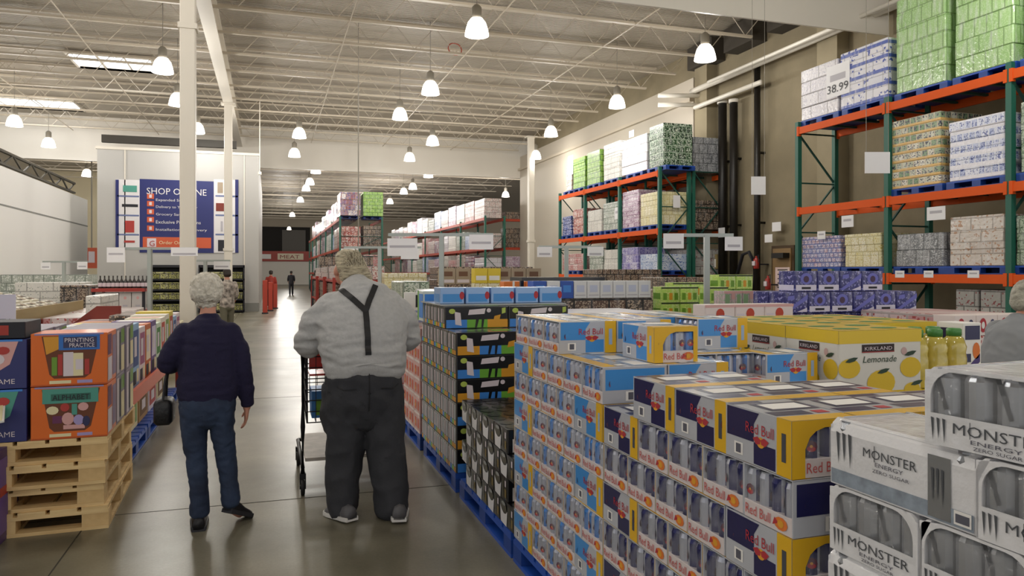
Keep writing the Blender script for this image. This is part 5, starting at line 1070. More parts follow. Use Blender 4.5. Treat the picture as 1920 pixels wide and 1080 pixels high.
# ================================================================ the banner
def banner(px0, py0, px1, py1, m, mat, Y, off):
    X0, X1 = Y*rr(px0), Y*rr(px1); m.box(X0, Y-off, hY((px0+px1)/2, py1, Y), X1, Y-off+.012, hY((px0+px1)/2, py0, Y), mat)
BY_ = 32.5; BN = M('banner navy', '#1e2668', .5); BW = M('banner white', '#e2dfe0', .5); BO = M('banner orange', '#cf5a34', .5)
r = empty('shop_banner', (0, 0, 0)); tag(r, 'large navy and white shop online banner on the pale block wall', 'banner')
m = MB(); banner(262, 338, 401, 474, m, BN, BY_, .03); m.build('centre_panel', r)
for a, b_, nm_ in ((217, 262, 'side_panel'), (401, 447, 'side_panel')):
    m = MB(); banner(a, 337, b_, 466 if a < 300 else 474, m, BW, BY_, .03); banner(a if a < 300 else 441, 337, a+6 if a < 300 else 447, 466 if a < 300 else 474, m, BN, BY_, .036)
    for y in (368, 404, 440): banner(a+3, y-1.5, b_-1, y+1.5, m, M('banner divider', '#6a76a0', .5), BY_, .036)
    pics = ((231, 348, 257, 360, TEAL), (229, 383, 259, 388, INK), (235, 414, 252, 436, REDP), (233, 451, 253, 455, REDP)) if a < 300 else ((408, 342, 418, 362, MATS['beige carton']), (405, 381, 420, 396, DRD), (414, 415, 418, 434, MATS['pale grey print']), (409, 450, 422, 471, INK))
    for x0, y0, x1, y1, mt in pics: banner(x0, y0, x1, y1, m, mt, BY_, .042)
    m.build(nm_, r)
m = MB(); banner(268, 445, 396, 465, m, BO, BY_, .036); banner(276, 447, 293, 463, m, PALE, BY_, .042)
for i, y in enumerate((368, 382, 397, 412, 428)): banner(276, y-5, 289, y+5, m, BO, BY_, .042); banner(280, y-3, 285, y+3, m, PALE, BY_, .046)
m.build('orange_tile', r)
Xb, zb2 = BY_*rr(262), hY(330, 474, BY_); fr = ((Xb, BY_-.03, zb2), (1, 0, 0), (0, 0, 1), (0, -1, 0)); s_ = (BY_*rr(401)-Xb)/139
m = MB(); m.text(fr, 'SHOP ONLINE', 13*s_, 118*s_, BW, w=112*s_, h=13*s_, off=.02)
for t, y, w_ in (('Expanded Selection', 368, 72), ('Delivery to Your Door', 382, 78), ('Grocery Same-Day', 397, 70), ('Exclusive Promotions', 412, 84), ('Installation & Delivery', 428, 96)): m.text(fr, t, 30*s_, (474-y-3)*s_, BW, w=w_*s_, h=6.5*s_, off=.02)
m.text(fr, 'G', 18*s_, 13*s_, REDP, h=11*s_, off=.03); m.text(fr, 'Order Online', 36*s_, 17*s_, CRM, w=54*s_, h=7*s_, off=.03); m.build('lettering', r)
# little department sign at the end of the white wall
X, Y = atZ(172, 40); m = MB(); m.box(-.3, -.02, -.6, .3, .02, .5, BO); m.box(-.15, -.04, -.3, .15, -.02, .3, PALE); m.box(-.03, -.02, .5, .03, .02, DECK-hz(482, 40), HOUS); tag(m.build('orange_sign', loc=(X, Y, hz(482, 40))), 'small orange sign in the gap between white wall and banner block', 'sign')
# entrance posts and far aisle clutter
for i, (px, h, Z) in enumerate(((497, 1.3, 29), (507, 1.2, 31), (516, 1.1, 33))):
    X, Y = atZ(px, Z); m = MB(); m.cbox(-.09, -.09, 0, .09, .09, h, M('red post', '#b03a26', .45), .03, .02); m.box(-.12, -.12, 0, .12, .12, .05, INK); tag(m.build('red_post', loc=(X, Y, 0)), 'red bollard post at the end of the aisle, %s from the banner block' % ORD[i+1], 'post')
# fire equipment by the concrete wall
for px, py, h, Z, lb in ((1440, 530, 26, 15.6, 'red fire extinguisher with white label near the brown door'), (1418, 492, 24, 15.5, 'red fire alarm cylinder on the downpipe')):
    X = 13.1; Y = X/rr(px); Zd = Y*CS+X*SN; r = empty('fire_extinguisher', (X, Y, hz(py+h/2, Zd))); tag(r, lb, 'fire extinguisher'); H_ = h*Zd/FPX
    m = MB(); m.lathe([(.07, 0), (.08, .02), (.08, H_*.75), (.03, H_*.85), (.03, H_)], M('extinguisher red', '#a82a22', .35, coat=.5), 14); m.build('cylinder', r, smooth=.6); m = MB(); m.box(-.1, -.06, H_*.25, -.078, .06, H_*.6, PALE); m.build('white_label', r); m = MB(); m.tube([(0, 0, H_), (0, -.1, H_+.03), (-.02, -.12, H_*.5)], .012, INK, 6); m.build('hose', r)
    m = MB(); m.box(.07, -.05, H_*.3, .38, .05, H_*.4, INK); m.build('wall_bracket', r)
X = 13.2; Y = X/rr(1338); m = MB(); m.box(-.05, -.25, -.2, .3, .25, .25, M('tan junction box', '#9c8a5c', .6)); m.box(-.06, -.2, -.15, -.05, .2, .1, PAPER); tag(m.build('junction_box', loc=(X, Y, hz(492, Y*CS+X*SN))), 'tan control box with paper card low on the concrete wall', 'box')
X = 13.2; Y = X/rr(1385); m = MB(); m.tube([(0, .1, -.3), (0, -.2, .35), (0, -.5, .42), (0, -.75, .1), (0, -.7, -.8)], .05, INK, 8); m.lathe([(.05, 0), (.14, .02), (.14, .08), (.05, .1)], MATS['extinguisher red'], 14, (0, -.72, -.95)); tag(m.build('hose_valve', loc=(X, Y, hz(500, Y*CS+X*SN)), smooth=.6), 'black hose loop with red valve beside the black risers', 'valve')
# ================================================================ people
SKIN = M('skin', '#c98f78', .55); 
def ring_at(p, d, side, rx, ry, n=20):
    d = d.normalized(); a = (side-d*side.dot(d)); a = a.normalized() if a.length > .05 else d.orthogonal().normalized(); b_ = d.cross(a).normalized()
    return [p+a*rx*math.cos(2*math.pi*j/n)+b_*ry*math.sin(2*math.pi*j/n) for j in range(n)]
def limb(m, pts, mat, side=(1, 0, 0), sub=4, n=20):
    """pts: (x, y, z, rx, ry); a smooth tapering tube with rounded ends"""
    side = Vector(side); P = [Vector(p[:3]) for p in pts]; R = [(p[3], p[4] if len(p) > 4 else p[3]) for p in pts]; fine = []
    for i in range(len(P)-1):
        p0, p1, p2, p3 = P[max(i-1, 0)], P[i], P[i+1], P[min(i+2, len(P)-1)]
        for k in range(sub):
            t = k/sub; q = .5*((2*p1)+(p2-p0)*t+(2*p0-5*p1+4*p2-p3)*t*t+(3*p1-p0-3*p2+p3)*t**3)
            s = t*t*(3-2*t) if sub > 1 else t; fine.append((q, R[i][0]+(R[i+1][0]-R[i][0])*s, R[i][1]+(R[i+1][1]-R[i][1])*s))
    fine.append((P[-1], *R[-1])); rings = []
    ds = [(fine[min(i+1, len(fine)-1)][0]-fine[max(i-1, 0)][0]).normalized() for i in range(len(fine))]
    q, rx, ry = fine[0]; rm = min(rx, ry)
    for a in (80, 55, 28): t = math.radians(a); rings.append(ring_at(q-ds[0]*rm*.7*math.sin(t), ds[0], side, rx*math.cos(t), ry*math.cos(t), n))
    for (q, rx, ry), d in zip(fine, ds): rings.append(ring_at(q, d, side, rx, ry, n))
    q, rx, ry = fine[-1]; rm = min(rx, ry)
    for a in (28, 55, 80): t = math.radians(a); rings.append(ring_at(q+ds[-1]*rm*.7*math.sin(t), ds[-1], side, rx*math.cos(t), ry*math.cos(t), n))
    m.loft(rings, mat)
def ball(m, c, r, mat, n=16):
    c = Vector(c); r = r if isinstance(r, tuple) else (r, r, r); rings = []
    for i in range(1, 10): t = math.pi*i/10; rings.append([(c.x+r[0]*math.sin(t)*math.cos(2*math.pi*j/n), c.y+r[1]*math.sin(t)*math.sin(2*math.pi*j/n), c.z-r[2]*math.cos(t)) for j in range(n)])
    m.loft(rings, mat)
def fuse(m, name, parent, voxel=.012, smooth=6, fold=0, ff=9, fstretch=(1, 1, 1), clip=None):
    o = m.build(name); md = o.modifiers.new('r', 'REMESH'); md.mode = 'VOXEL'; md.voxel_size = voxel; md.use_smooth_shade = True
    s = o.modifiers.new('s', 'SMOOTH'); s.factor = .6; s.iterations = smooth
    dg = bpy.context.evaluated_depsgraph_get(); dg.update(); me = bpy.data.meshes.new_from_object(o.evaluated_get(dg)); me.name = name
    mats = list(m.mats); bpy.data.objects.remove(o)
    if fold:
        for v in me.vertices:
            q = Vector((v.co.x*fstretch[0], v.co.y*fstretch[1], v.co.z*fstretch[2]))*ff
            a = mnoise.noise(q)+.5*mnoise.noise(q*2.3+Vector((5, 1, 2))); a = 1-abs(a)*2.2; v.co += v.normal*fold*a
    me.materials.clear(); me.materials.append(mats[0])
    me.shade_smooth(); ob = bpy.data.objects.new(name, me); COL.objects.link(ob); ob.parent = parent; return ob
def hand(m, w, dirn, palm, side, k=1.0, curl=.5, mat=None):
    """w wrist, dirn towards the fingertips, palm = palm normal, side = thumb side"""
    w, dirn, palm, side = (Vector(x) for x in (w, dirn, palm, side)); dirn.normalize(); palm.normalize(); side.normalize(); mat = mat or SKIN
    limb(m, [(*(w+dirn*a*k), rx*k, ry*k) for a, rx, ry in ((-.02, .026, .02), (.02, .033, .018), (.06, .040, .015), (.085, .038, .013))], mat, side, 3, 14)
    for i, (off, ln) in enumerate(((.029, .068), (.010, .078), (-.010, .072), (-.028, .056))):
        p = w+dirn*.085*k+side*off*k; pts = [tuple(p)+(.0092*k,)]; d = dirn.copy(); q = p.copy()
        for j in range(3):
            d = (d+palm*curl*(.35+.3*j)).normalized(); q = q+d*ln*k*(.42, .32, .26)[j]; pts.append(tuple(q)+((.0088-.0008*j)*k,))
        limb(m, pts, mat, side, 3, 10)
    p = w+dirn*.03*k+side*.03*k; q = p+(side*.8+dirn*.7+palm*.3).normalized()*.035*k; q2 = q+(dirn+palm*.5+side*.1).normalized()*.035*k
    limb(m, [tuple(p)+(.012*k,), tuple(q)+(.0105*k,), tuple(q2)+(.009*k,)], mat, side, 3, 10)
def head(m, c, yaw=0, pitch=0, k=1.0, mat=None):
    """head centred at c; faces +Y turned by yaw (to the left positive), nose, brow, jaw, ears"""
    R = Matrix.Rotation(yaw, 3, 'Z') @ Matrix.Rotation(-pitch, 3, 'X'); c = Vector(c); mat = mat or SKIN
    def b_(p, r):
        n = 14; rings = []
        for i in range(1, 9):
            t = math.pi*i/9; rings.append([c+R @ (Vector(p)*k+Vector((r[0]*k*math.sin(t)*math.cos(2*math.pi*j/n), r[1]*k*math.sin(t)*math.sin(2*math.pi*j/n), -r[2]*k*math.cos(t)))) for j in range(n)])
        m.loft(rings, mat)
    b_((0, -.015, .03), (.077, .095, .085)); b_((0, .02, -.03), (.062, .075, .08)); b_((0, .045, -.085), (.038, .04, .03)); b_((0, .1, -.02), (.012, .022, .025)); b_((0, .085, .02), (.045, .015, .012))
    b_((0, .088, -.062), (.024, .012, .008)); b_((.078, -.005, -.01), (.010, .022, .034)); b_((-.078, -.005, -.01), (.010, .022, .034)); b_((.032, .085, -.03), (.02, .015, .018)); b_((-.032, .085, -.03), (.02, .015, .018))
    return lambda p: c+R @ (Vector(p)*k)
def face_bits(at, root, brow='#8a7a6a'):
    m = MB()
    for s in (-1, 1):
        p = at((s*.03, .086, .004)); ball(m, p, .0125, M('eye white', '#e8e4e0', .3), 10); p = at((s*.03, .095, .004)); ball(m, p, .0065, M('iris', '#4a5a6a', .3), 8)
    m.build('eyes', root)
    m = MB(); limb(m, [tuple(at((-.022, .094, -.062)))+(.005,), tuple(at((0, .099, -.061)))+(.006,), tuple(at((.022, .094, -.062)))+(.005,)], M('lips', '#a8665c', .5), (0, 1, 0), 3, 8); m.build('mouth', root)
def shoe(m, heel, toe, mat, sole=None, k=1.0, up=0):
    h, t = Vector(heel), Vector(toe); d = (t-h); L_ = d.length; d.normalize(); s = d.cross(Vector((0, 0, 1))).normalized(); u = s.cross(d).normalized()
    pr = [(0, .030, .07), (.04, .037, .08), (.09, .038, .075), (.15, .042, .055), (.21, .046, .045), (.25, .040, .038), (.275, .022, .028)]
    rings = []
    for a, w_, hh in pr:
        p = h+d*a/.275*L_; rings.append([p+s*w_*k*x+u*(z*hh*k) for x, z in ((-.95, .18), (-1, .5), (-.7, .9), (0, 1.05), (.7, .9), (1, .5), (.95, .18), (0, .15))])
    m.loft(rings, mat)
    if sole is not None:
        rings = []
        for a, w_, hh in pr:
            p = h+d*a/.275*L_; rings.append([p+s*(w_+.006)*k*x+u*z for x, z in ((-1, 0), (-1.02, .012), (-1, .026), (1, .026), (1.02, .012), (1, 0))])
        sole.loft(rings, sole_mat[0])
sole_mat = [None]
# ---------------------------------------------------------------- heavy man pushing a cart, seen from behind
TEE = M('heather grey tee', '#b2b2b2', .85, bump=.15, bscale=60, mott=.06, mscale=40); TRO = M('charcoal trousers', '#34353a', .85, bump=.15, bscale=80); SUS = M('black suspender webbing', '#141417', .6); HAIRM = M('grey blond hair', '#9c9079', .6, mott=.35, mscale=18, stretch=(1, 1, 5), hex2='#d8ccae', bump=.8, bscale=30)
man = empty('man', (.60, 5.10, 0)); tag(man, 'heavy person in grey tee and black suspenders pushing a shopping cart', 'person')
m = MB()
limb(m, [(0, -.02, .80, .22, .16), (0, -.02, .95, .25, .2), (.0, .02, 1.15, .28, .2), (-.005, .10, 1.34, .24, .16), (-.02, .17, 1.45, .12, .10), (-.055, .21, 1.50, .062, .065), (-.07, .25, 1.56, .058, .06)], SKIN)      # trunk and neck
atM = head(m, (-.085, .285, 1.635), yaw=.35, pitch=-.25, k=1.06)
for s in (-1, 1):
    limb(m, [(s*.11, -.02, .84, .13), (s*.12, -.01, .48, .085), (s*.125, -.03, .10, .05)], SKIN)
    limb(m, [(s*.125, -.03, .10, .045), (s*.128, .03, .05, .04), (s*.13, .14, .035, .035)], SKIN)
limb(m, [(-.2, .10, 1.36, .09), (-.33, .13, 1.20, .07), (-.345, .2, 1.10, .055), (-.27, .42, 1.07, .042), (-.235, .49, 1.085, .031)], SKIN)
hand(m, (-.235, .49, 1.085), (.1, .75, -.05), (0, .2, -1), (1, 0, 0), 1.05, .9)
limb(m, [(.19, .10, 1.38, .09), (.315, .12, 1.21, .07), (.335, .2, 1.12, .055), (.27, .42, 1.07, .042), (.235, .49, 1.085, .031)], SKIN)
hand(m, (.235, .49, 1.085), (-.1, .75, -.05), (0, .2, -1), (-1, 0, 0), 1.05, .9)
fuse(m, 'body', man, .010, 4); face_bits(atM, man)
m = MB()
limb(m, [(.01, -.03, .955, .262, .215), (.01, -.035, 1.02, .272, .225), (.0, .0, 1.14, .292, .23), (.0, .05, 1.27, .312, .215), (-.005, .09, 1.37, .285, .185), (-.012, .12, 1.445, .215, .15), (-.03, .16, 1.50, .12, .11), (-.045, .2, 1.525, .075, .08)], TEE)
limb(m, [(-.15, .11, 1.375, .125), (-.265, .12, 1.285, .125), (-.335, .14, 1.17, .098), (-.35, .17, 1.115, .092)], TEE)
limb(m, [(.15, .11, 1.385, .125), (.25, .11, 1.30, .125), (.315, .13, 1.19, .098), (.335, .16, 1.14, .09)], TEE)
shirt = fuse(m, 'tee_shirt', man, .010, 4, fold=.011, ff=4.2, fstretch=(.9, 1, 2.6))
for v in shirt.data.vertices:
    if v.co.z < 1.03 and v.co.y < 0: v.co.z += .055*math.exp(-((v.co.x-.01)/.13)**2)*min(1, (1.03-v.co.z)/.06)
m = MB()
limb(m, [(.01, -.03, 1.0, .24, .205), (.01, -.03, .90, .252, .215), (.01, -.03, .78, .25, .205), (0.01, -.02, .68, .225, .18)], TRO)
limb(m, [(-.105, -.02, .80, .14, .18), (-.11, -.02, .58, .135, .145), (-.125, -.02, .35, .116, .125), (-.14, -.03, .17, .104, .115), (-.142, -.04, .06, .102, .118)], TRO)
limb(m, [(.125, -.02, .80, .14, .18), (.135, -.05, .58, .135, .15), (.15, -.09, .35, .12, .13), (.165, -.13, .17, .118, .125), (.172, -.15, .06, .112, .125)], TRO)
limb(m, [(-.225, .02, .86, .035, .08), (-.235, .02, .70, .04, .09), (-.225, .02, .56, .03, .07)], TRO)
trou = fuse(m, 'trousers', man, .010, 4, fold=.014, ff=4.5, fstretch=(1.3, 1, 1.0))
m = MB()
def strap(pts, wd=.019, shirt=shirt, mt=SUS, lift=.012):
    import mathutils
    bv = mathutils.bvhtree.BVHTree.FromPolygons([v.co.copy() for v in shirt.data.vertices], [tuple(p.vertices) for p in shirt.data.polygons]); out = []
    for i in range(len(pts)-1):
        for k in range(6):
            t = k/6; x = pts[i][0]+(pts[i+1][0]-pts[i][0])*t; z = pts[i][1]+(pts[i+1][1]-pts[i][1])*t
            h = bv.ray_cast(Vector((x, -2, z)), Vector((0, 1, 0)))
            if h[0] is not None: out.append((Vector(h[0]), Vector(h[1])))
    h = bv.ray_cast(Vector((pts[-1][0], -2, pts[-1][1])), Vector((0, 1, 0)))
    if h[0] is not None: out.append((Vector(h[0]), Vector(h[1])))
    rings = []
    for i, (p, n_) in enumerate(out):
        d = (out[min(i+1, len(out)-1)][0]-out[max(i-1, 0)][0]).normalized(); n_ = Vector((0, -.9, .25)).normalized(); s = d.cross(n_).normalized()
        rings.append([p+s*wd+n_*(lift-.006), p+s*wd+n_*lift, p-s*wd+n_*lift, p-s*wd+n_*(lift-.006)])
    m.loft(rings, mt)
strap([(-.16, 1.515), (-.13, 1.49), (-.06, 1.425), (.0, 1.365)]); strap([(.085, 1.53), (.07, 1.50), (.035, 1.44), (.0, 1.365)]); strap([(.0, 1.39), (.003, 1.2), (.004, 1.085)])
m.build('suspenders', man)
m = MB(); strap([(.012, 1.0), (.012, .85), (.012, .72)], .003, trou, M('dark seam', '#1c1c1f', .8), .007); m.build('back_seam', man)
m = MB()
for s_ in (-1, 1): strap([(.012+s_*.20, .88), (.012+s_*.16, .86), (.012+s_*.08, .865)], .003, trou, MATS['dark seam'], .007)
m.build('pocket_seam', man)
m = MB(); limb(m, [(-.21, -.10, 1.475-.01, .001), (-.2, -.1, 1.47, .001)], SUS)
m = MB(); R_ = atM
limb(m, [tuple(R_((0, -.06, .03)))+(.088, .082), tuple(R_((0, -.005, .075)))+(.088, .072), tuple(R_((0, .055, .072)))+(.06, .05)], HAIRM)
limb(m, [tuple(R_((-.03, -.085, .01)))+(.075, .055), tuple(R_((.03, -.10, -.03)))+(.075, .05), tuple(R_((.065, -.095, -.09)))+(.05, .04)], HAIRM)
limb(m, [tuple(R_((.04, -.09, .02)))+(.055,), tuple(R_((.105, -.09, -.04)))+(.045,), tuple(R_((.115, -.10, -.12)))+(.03,)], HAIRM)
fuse(m, 'hair', man, .009, 3, fold=.006, ff=22, fstretch=(1, 1, .5))
m = MB(); rd = random.Random(3)
for i in range(170):
    a = rd.uniform(-2.6, .1); e = rd.uniform(.0, 1.2); r_ = 1.0+rd.uniform(0, .05)
    p0 = Vector((.093*math.cos(a)*math.cos(e), -.02+.108*math.sin(a)*math.cos(e), .055+.098*math.sin(e)))*r_
    ex = Vector((.075+rd.uniform(-.05, .07), -.112+rd.uniform(-.02, .03), -.085+rd.uniform(-.08, .07))); md_ = (p0+ex)/2; md_ = md_.normalized()*max(md_.length, .105)
    if md_.x < -.1: continue
    m.tube([R_(tuple(p0)), R_(tuple(md_)), R_(tuple(ex))], .0032, M('light hair strand', '#cbc2aa', .5) if i % 3 else M('ash hair strand', '#8f8570', .5), 4, .0015)
m.build('hair_strands', man)
WS = M('white sneaker sole', '#dcdad6', .5); sole_mat[0] = WS; DSH = M('grey sneaker', '#5c5b5e', .6)
for h_, t_, k_ in (((-.09, -.20, .012), (-.225, .06, 0), 1.2), ((.19, -.335, .02), (.24, -.04, .0), 1.25)): m = MB(); so = MB(); shoe(m, h_, t_, DSH, so, k_); q_ = m.build('shoe', man, smooth=True); so.build('shoe_sole', q_)
# ---------------------------------------------------------------- woman in navy sweater
SWE = M('dark navy sweater', '#1c1838', .9, bump=.2, bscale=90); JEA = M('blue jeans', '#232e47', .85, mott=.3, mscale=5, hex2='#33435f', bump=.15, bscale=90); HAIRW = M('short white blond hair', '#e0d8c6', .6, mott=.3, mscale=30, hex2='#efe9dc', bump=.9, bscale=45); BSH = M('black shoe', '#16151a', .5); sole_mat[0] = M('dark sole', '#2a2a30', .6)
wo = empty('woman', (-.375, 5.13, 0)); tag(wo, 'person with short white hair in dark navy sweater and jeans walking away', 'person')
m = MB()
limb(m, [(0, 0, .80, .15, .11), (0, 0, .95, .14, .1), (0, .0, 1.1, .145, .1), (0, .02, 1.22, .13, .08), (.0, .03, 1.285, .07, .055), (0, .04, 1.37, .047, .05), (0, .055, 1.42, .046, .05)], SKIN)
atW = head(m, (-.005, .075, 1.475), yaw=-.1, pitch=-.1, k=.93)
limb(m, [(-.075, 0, .8, .085), (-.07, 0, .46, .055), (-.05, -.02, .10, .035)], SKIN); limb(m, [(.075, 0, .8, .085), (.10, .0, .46, .055), (.135, -.02, .13, .035)], SKIN)
limb(m, [(-.05, -.02, .10, .033), (-.06, .05, .045, .032), (-.07, .14, .03, .028)], SKIN); limb(m, [(.135, -.02, .13, .033), (.16, .03, .08, .032), (.19, .1, .03, .028)], SKIN)
limb(m, [(-.12, .02, 1.22, .045), (-.205, .0, 1.10, .04), (-.23, .08, 1.02, .038), (-.2, .24, 1.06, .026)], SKIN); hand(m, (-.2, .24, 1.06), (.1, .9, .15), (1, 0, -.3), (0, .1, 1), .9, .6)
limb(m, [(.12, .02, 1.22, .045), (.195, .0, 1.05, .04), (.225, .02, .86, .036), (.235, .05, .735, .026)], SKIN); hand(m, (.235, .05, .735), (-.08, .12, -1), (-.9, .2, 0), (-.1, .9, 0), .92, .45)
fuse(m, 'body', wo, .0075, 2); face_bits(atW, wo)
m = MB()
limb(m, [(0, -.01, .825, .178, .135), (0, -.01, .9, .182, .14), (0, 0, 1.02, .172, .13), (0, .01, 1.14, .172, .13), (0, .02, 1.24, .165, .11), (0, .03, 1.29, .115, .09), (0, .035, 1.315, .075, .07)], SWE)
limb(m, [(-.12, .02, 1.235, .074), (-.19, .01, 1.14, .068), (-.235, .02, 1.05, .062), (-.225, .1, 1.02, .052), (-.205, .20, 1.05, .042)], SWE)
limb(m, [(.12, .02, 1.235, .074), (.185, .01, 1.12, .064), (.205, .0, 1.0, .058), (.228, .02, .87, .052), (.238, .045, .765, .042)], SWE)
fuse(m, 'sweater', wo, .009, 4, fold=.005, ff=7, fstretch=(1, 1, 2))
m = MB()
limb(m, [(0, -.01, .86, .155, .12), (0, -.015, .78, .17, .14), (0, -.01, .72, .155, .13)], JEA)
limb(m, [(-.08, -.01, .76, .085, .12), (-.078, .0, .58, .074, .095), (-.065, .0, .42, .06, .075), (-.05, -.02, .25, .054, .068), (-.045, -.025, .10, .058, .07)], JEA)
limb(m, [(.08, -.01, .76, .085, .12), (.092, .0, .58, .072, .095), (.112, .0, .42, .06, .075), (.13, -.02, .27, .054, .068), (.14, -.03, .15, .057, .07)], JEA)
fuse(m, 'jeans', wo, .009, 3, fold=.005, ff=9, fstretch=(1, 1, 1.6))
m = MB()
limb(m, [tuple(atW((0, -.06, .0)))+(.092, .08), tuple(atW((0, -.02, .06)))+(.098, .092), tuple(atW((0, .04, .07)))+(.078, .06)], HAIRW); limb(m, [tuple(atW((0, -.05, -.06)))+(.06, .045), tuple(atW((0, -.065, .02)))+(.09, .06)], HAIRW)
fuse(m, 'hair', wo, .008, 2, fold=.008, ff=38)
for h_, t_ in (((-.045, -.10, .0), (-.06, .16, 0)), ((.115, -.07, .095), (.245, .10, .0))): m = MB(); so = MB(); shoe(m, h_, t_, BSH, so, 1.08); q_ = m.build('shoe', wo, smooth=True); so.build('shoe_sole', q_)
# her black bag
bg_ = empty('handbag', (-.375-.26, 5.19, 0)); tag(bg_, 'small black handbag hanging from the arm of the person in the navy sweater', 'bag')
m = MB(); m.cbox(-.055, -.09, .66, .055, .11, .82, M('black bag leather', '#121216', .45, bump=.3, bscale=30), .03, .03); m.build('bag_body', bg_, smooth=.8)
m = MB(); m.tube([(0, -.07, .8), (.01, -.05, .93), (.03, .0, 1.035), (.01, .05, .93), (0, .09, .8)], .008, MATS['black bag leather'], 8); m.build('strap', bg_)
# ---------------------------------------------------------------- bent person at the frame edge
GT = M('grey polo', '#8f9296', .85); HG = M('grey hair', '#a7a496', .6, mott=.3, mscale=30, bump=.8, bscale=40); MRN = M('maroon vest', '#6a2c3c', .8)
X, Y = atZ(1912, 4.7); op = empty('shopper', (X, Y, 0), math.pi-.25); tag(op, 'bent grey-haired person in grey shirt reaching over the drinks', 'person')
m = MB()
limb(m, [(.1, .0, .85, .13, .16), (.08, 0, 1.0, .13, .17), (.02, 0, 1.2, .12, .19), (-.03, 0, 1.30, .08, .1), (-.05, 0, 1.36, .055, .055), (-.07, 0, 1.40, .055, .055)], SKIN, (1, 0, 0))
atO = head(m, (-.085, 0, 1.435), yaw=math.pi/2, pitch=-.35, k=1.0)
for s in (-1, 1): limb(m, [(.1, s*.09, .86, .09), (.1, s*.1, .45, .06), (.1, s*.1, .08, .04), (0, s*.1, .04, .035)], SKIN)
limb(m, [(0, -.19, 1.24, .06), (-.07, -.23, 1.08, .05), (-.12, -.22, 1.05, .042), (-.3, -.12, 1.09, .028)], SKIN); hand(m, (-.3, -.12, 1.09), (-1, .3, 0), (0, 0, -1), (0, 1, 0), 1, .4)
limb(m, [(0, .19, 1.24, .06), (-.1, .22, 1.08, .05), (-.34, .12, 1.08, .028)], SKIN); hand(m, (-.34, .12, 1.08), (-1, -.2, 0), (0, 0, -1), (0, -1, 0), 1, .4)
fuse(m, 'body', op, .009, 2); face_bits(atO, op)
m = MB(); limb(m, [(.1, 0, .86, .15, .19), (.07, 0, 1.02, .155, .2), (.02, 0, 1.2, .14, .21), (-.02, 0, 1.30, .085, .11)], GT); limb(m, [(0, -.17, 1.24, .085), (-.05, -.22, 1.12, .075), (-.09, -.235, 1.07, .068)], GT); limb(m, [(0, .17, 1.24, .085), (-.06, .22, 1.12, .075)], GT); fuse(m, 'shirt', op, .01, 3, fold=.005)
m = MB(); limb(m, [(.1, 0, .92, .15, .18), (.1, 0, .8, .15, .18)], TRO)
for s in (-1, 1): limb(m, [(.1, s*.09, .84, .1), (.1, s*.1, .45, .085), (.1, s*.1, .08, .075)], TRO)
fuse(m, 'trousers', op, .011, 3)
m = MB(); limb(m, [tuple(atO((0, -.05, .0)))+(.086, .08), tuple(atO((0, -.01, .06)))+(.088, .08), tuple(atO((0, .04, .07)))+(.07, .05)], HG); fuse(m, 'hair', op, .009, 2, fold=.006, ff=30)
for s in (-1, 1): m = MB(); so = MB(); shoe(m, (.16, s*.1, 0), (-.1, s*.1, 0), BSH, so); q_ = m.build('shoe', op, smooth=True); so.build('shoe_sole', q_)
# ---------------------------------------------------------------- distant shoppers
def shopper(px, Z, top, legs, hairm, label, yaw=0, k=1.0, hairlong=False):
    X, Y = atZ(px, Z); r = empty('shopper', (X, Y, 0), yaw); tag(r, label, 'person'); m = MB()
    limb(m, [(0, 0, .85, .14, .1), (0, 0, 1.1, .13, .1), (0, 0, 1.34, .15, .09), (0, 0, 1.42, .07, .06), (0, .01, 1.5, .05, .05)], SKIN); at = head(m, (0, .03, 1.58), 0, 0, .95)
    for s in (-1, 1):
        limb(m, [(s*.08, 0, .86, .08), (s*.09, s*.05, .46, .055), (s*.09, s*.1, .06, .035)], SKIN); limb(m, [(s*.17, 0, 1.36, .045), (s*.22, .02, 1.1, .038), (s*.2, .14, .92, .028)], SKIN); hand(m, (s*.2, .14, .92), (0, .5, -1), (-s, 0, 0), (0, 1, 0), .95, .5)
    fuse(m, 'body', r, .014, 1); m = MB(); limb(m, [(0, 0, .84, .17, .13), (0, 0, 1.1, .16, .125), (0, 0, 1.34, .17, .11), (0, 0, 1.42, .08, .07)], top)
    for s in (-1, 1): limb(m, [(s*.16, 0, 1.36, .065), (s*.215, .01, 1.15, .055), (s*.215, .08, 1.0, .045)], top)
    fuse(m, 'top', r, .014, 2); m = MB(); limb(m, [(0, 0, .92, .15, .12), (0, 0, .8, .15, .12)], legs)
    for s in (-1, 1): limb(m, [(s*.08, 0, .84, .09), (s*.09, s*.05, .46, .07), (s*.09, s*.1, .1, .06)], legs)
    fuse(m, 'trousers', r, .014, 2); m = MB(); limb(m, [tuple(at((0, -.05, -.03)))+(.086, .075), tuple(at((0, -.01, .06)))+(.09, .085)], hairm)
    fuse(m, 'hair', r, .012, 1); 
    for s in (-1, 1): m = MB(); so = MB(); shoe(m, (s*.09, s*.1-.08, 0), (s*.09, s*.1+.17, 0), BSH, so); q_ = m.build('shoe', r); so.build('shoe_sole', q_)
PAT = M('patterned blouse', '#8a8078', .8, mott=.6, mscale=14, hex2='#d8ccc0'); DKH = M('dark hair', '#2c221c', .6)
shopper(426, 17, PAT, M('khaki trousers', '#6e6a58', .8), DKH, 'person in patterned blouse beyond the white-haired person', .4)
shopper(508, 34, RDSP, INK, DKH, 'person in red top far down the aisle by the red posts', 0)
shopper(546, 52, INK, INK, DKH, 'person in black far down the aisle beyond the red posts', 0)
shopper(594, 24, M('dark teal top', '#2c3c40', .8), INK, DKH, 'person in dark top beyond the man at the red displays', -.5)
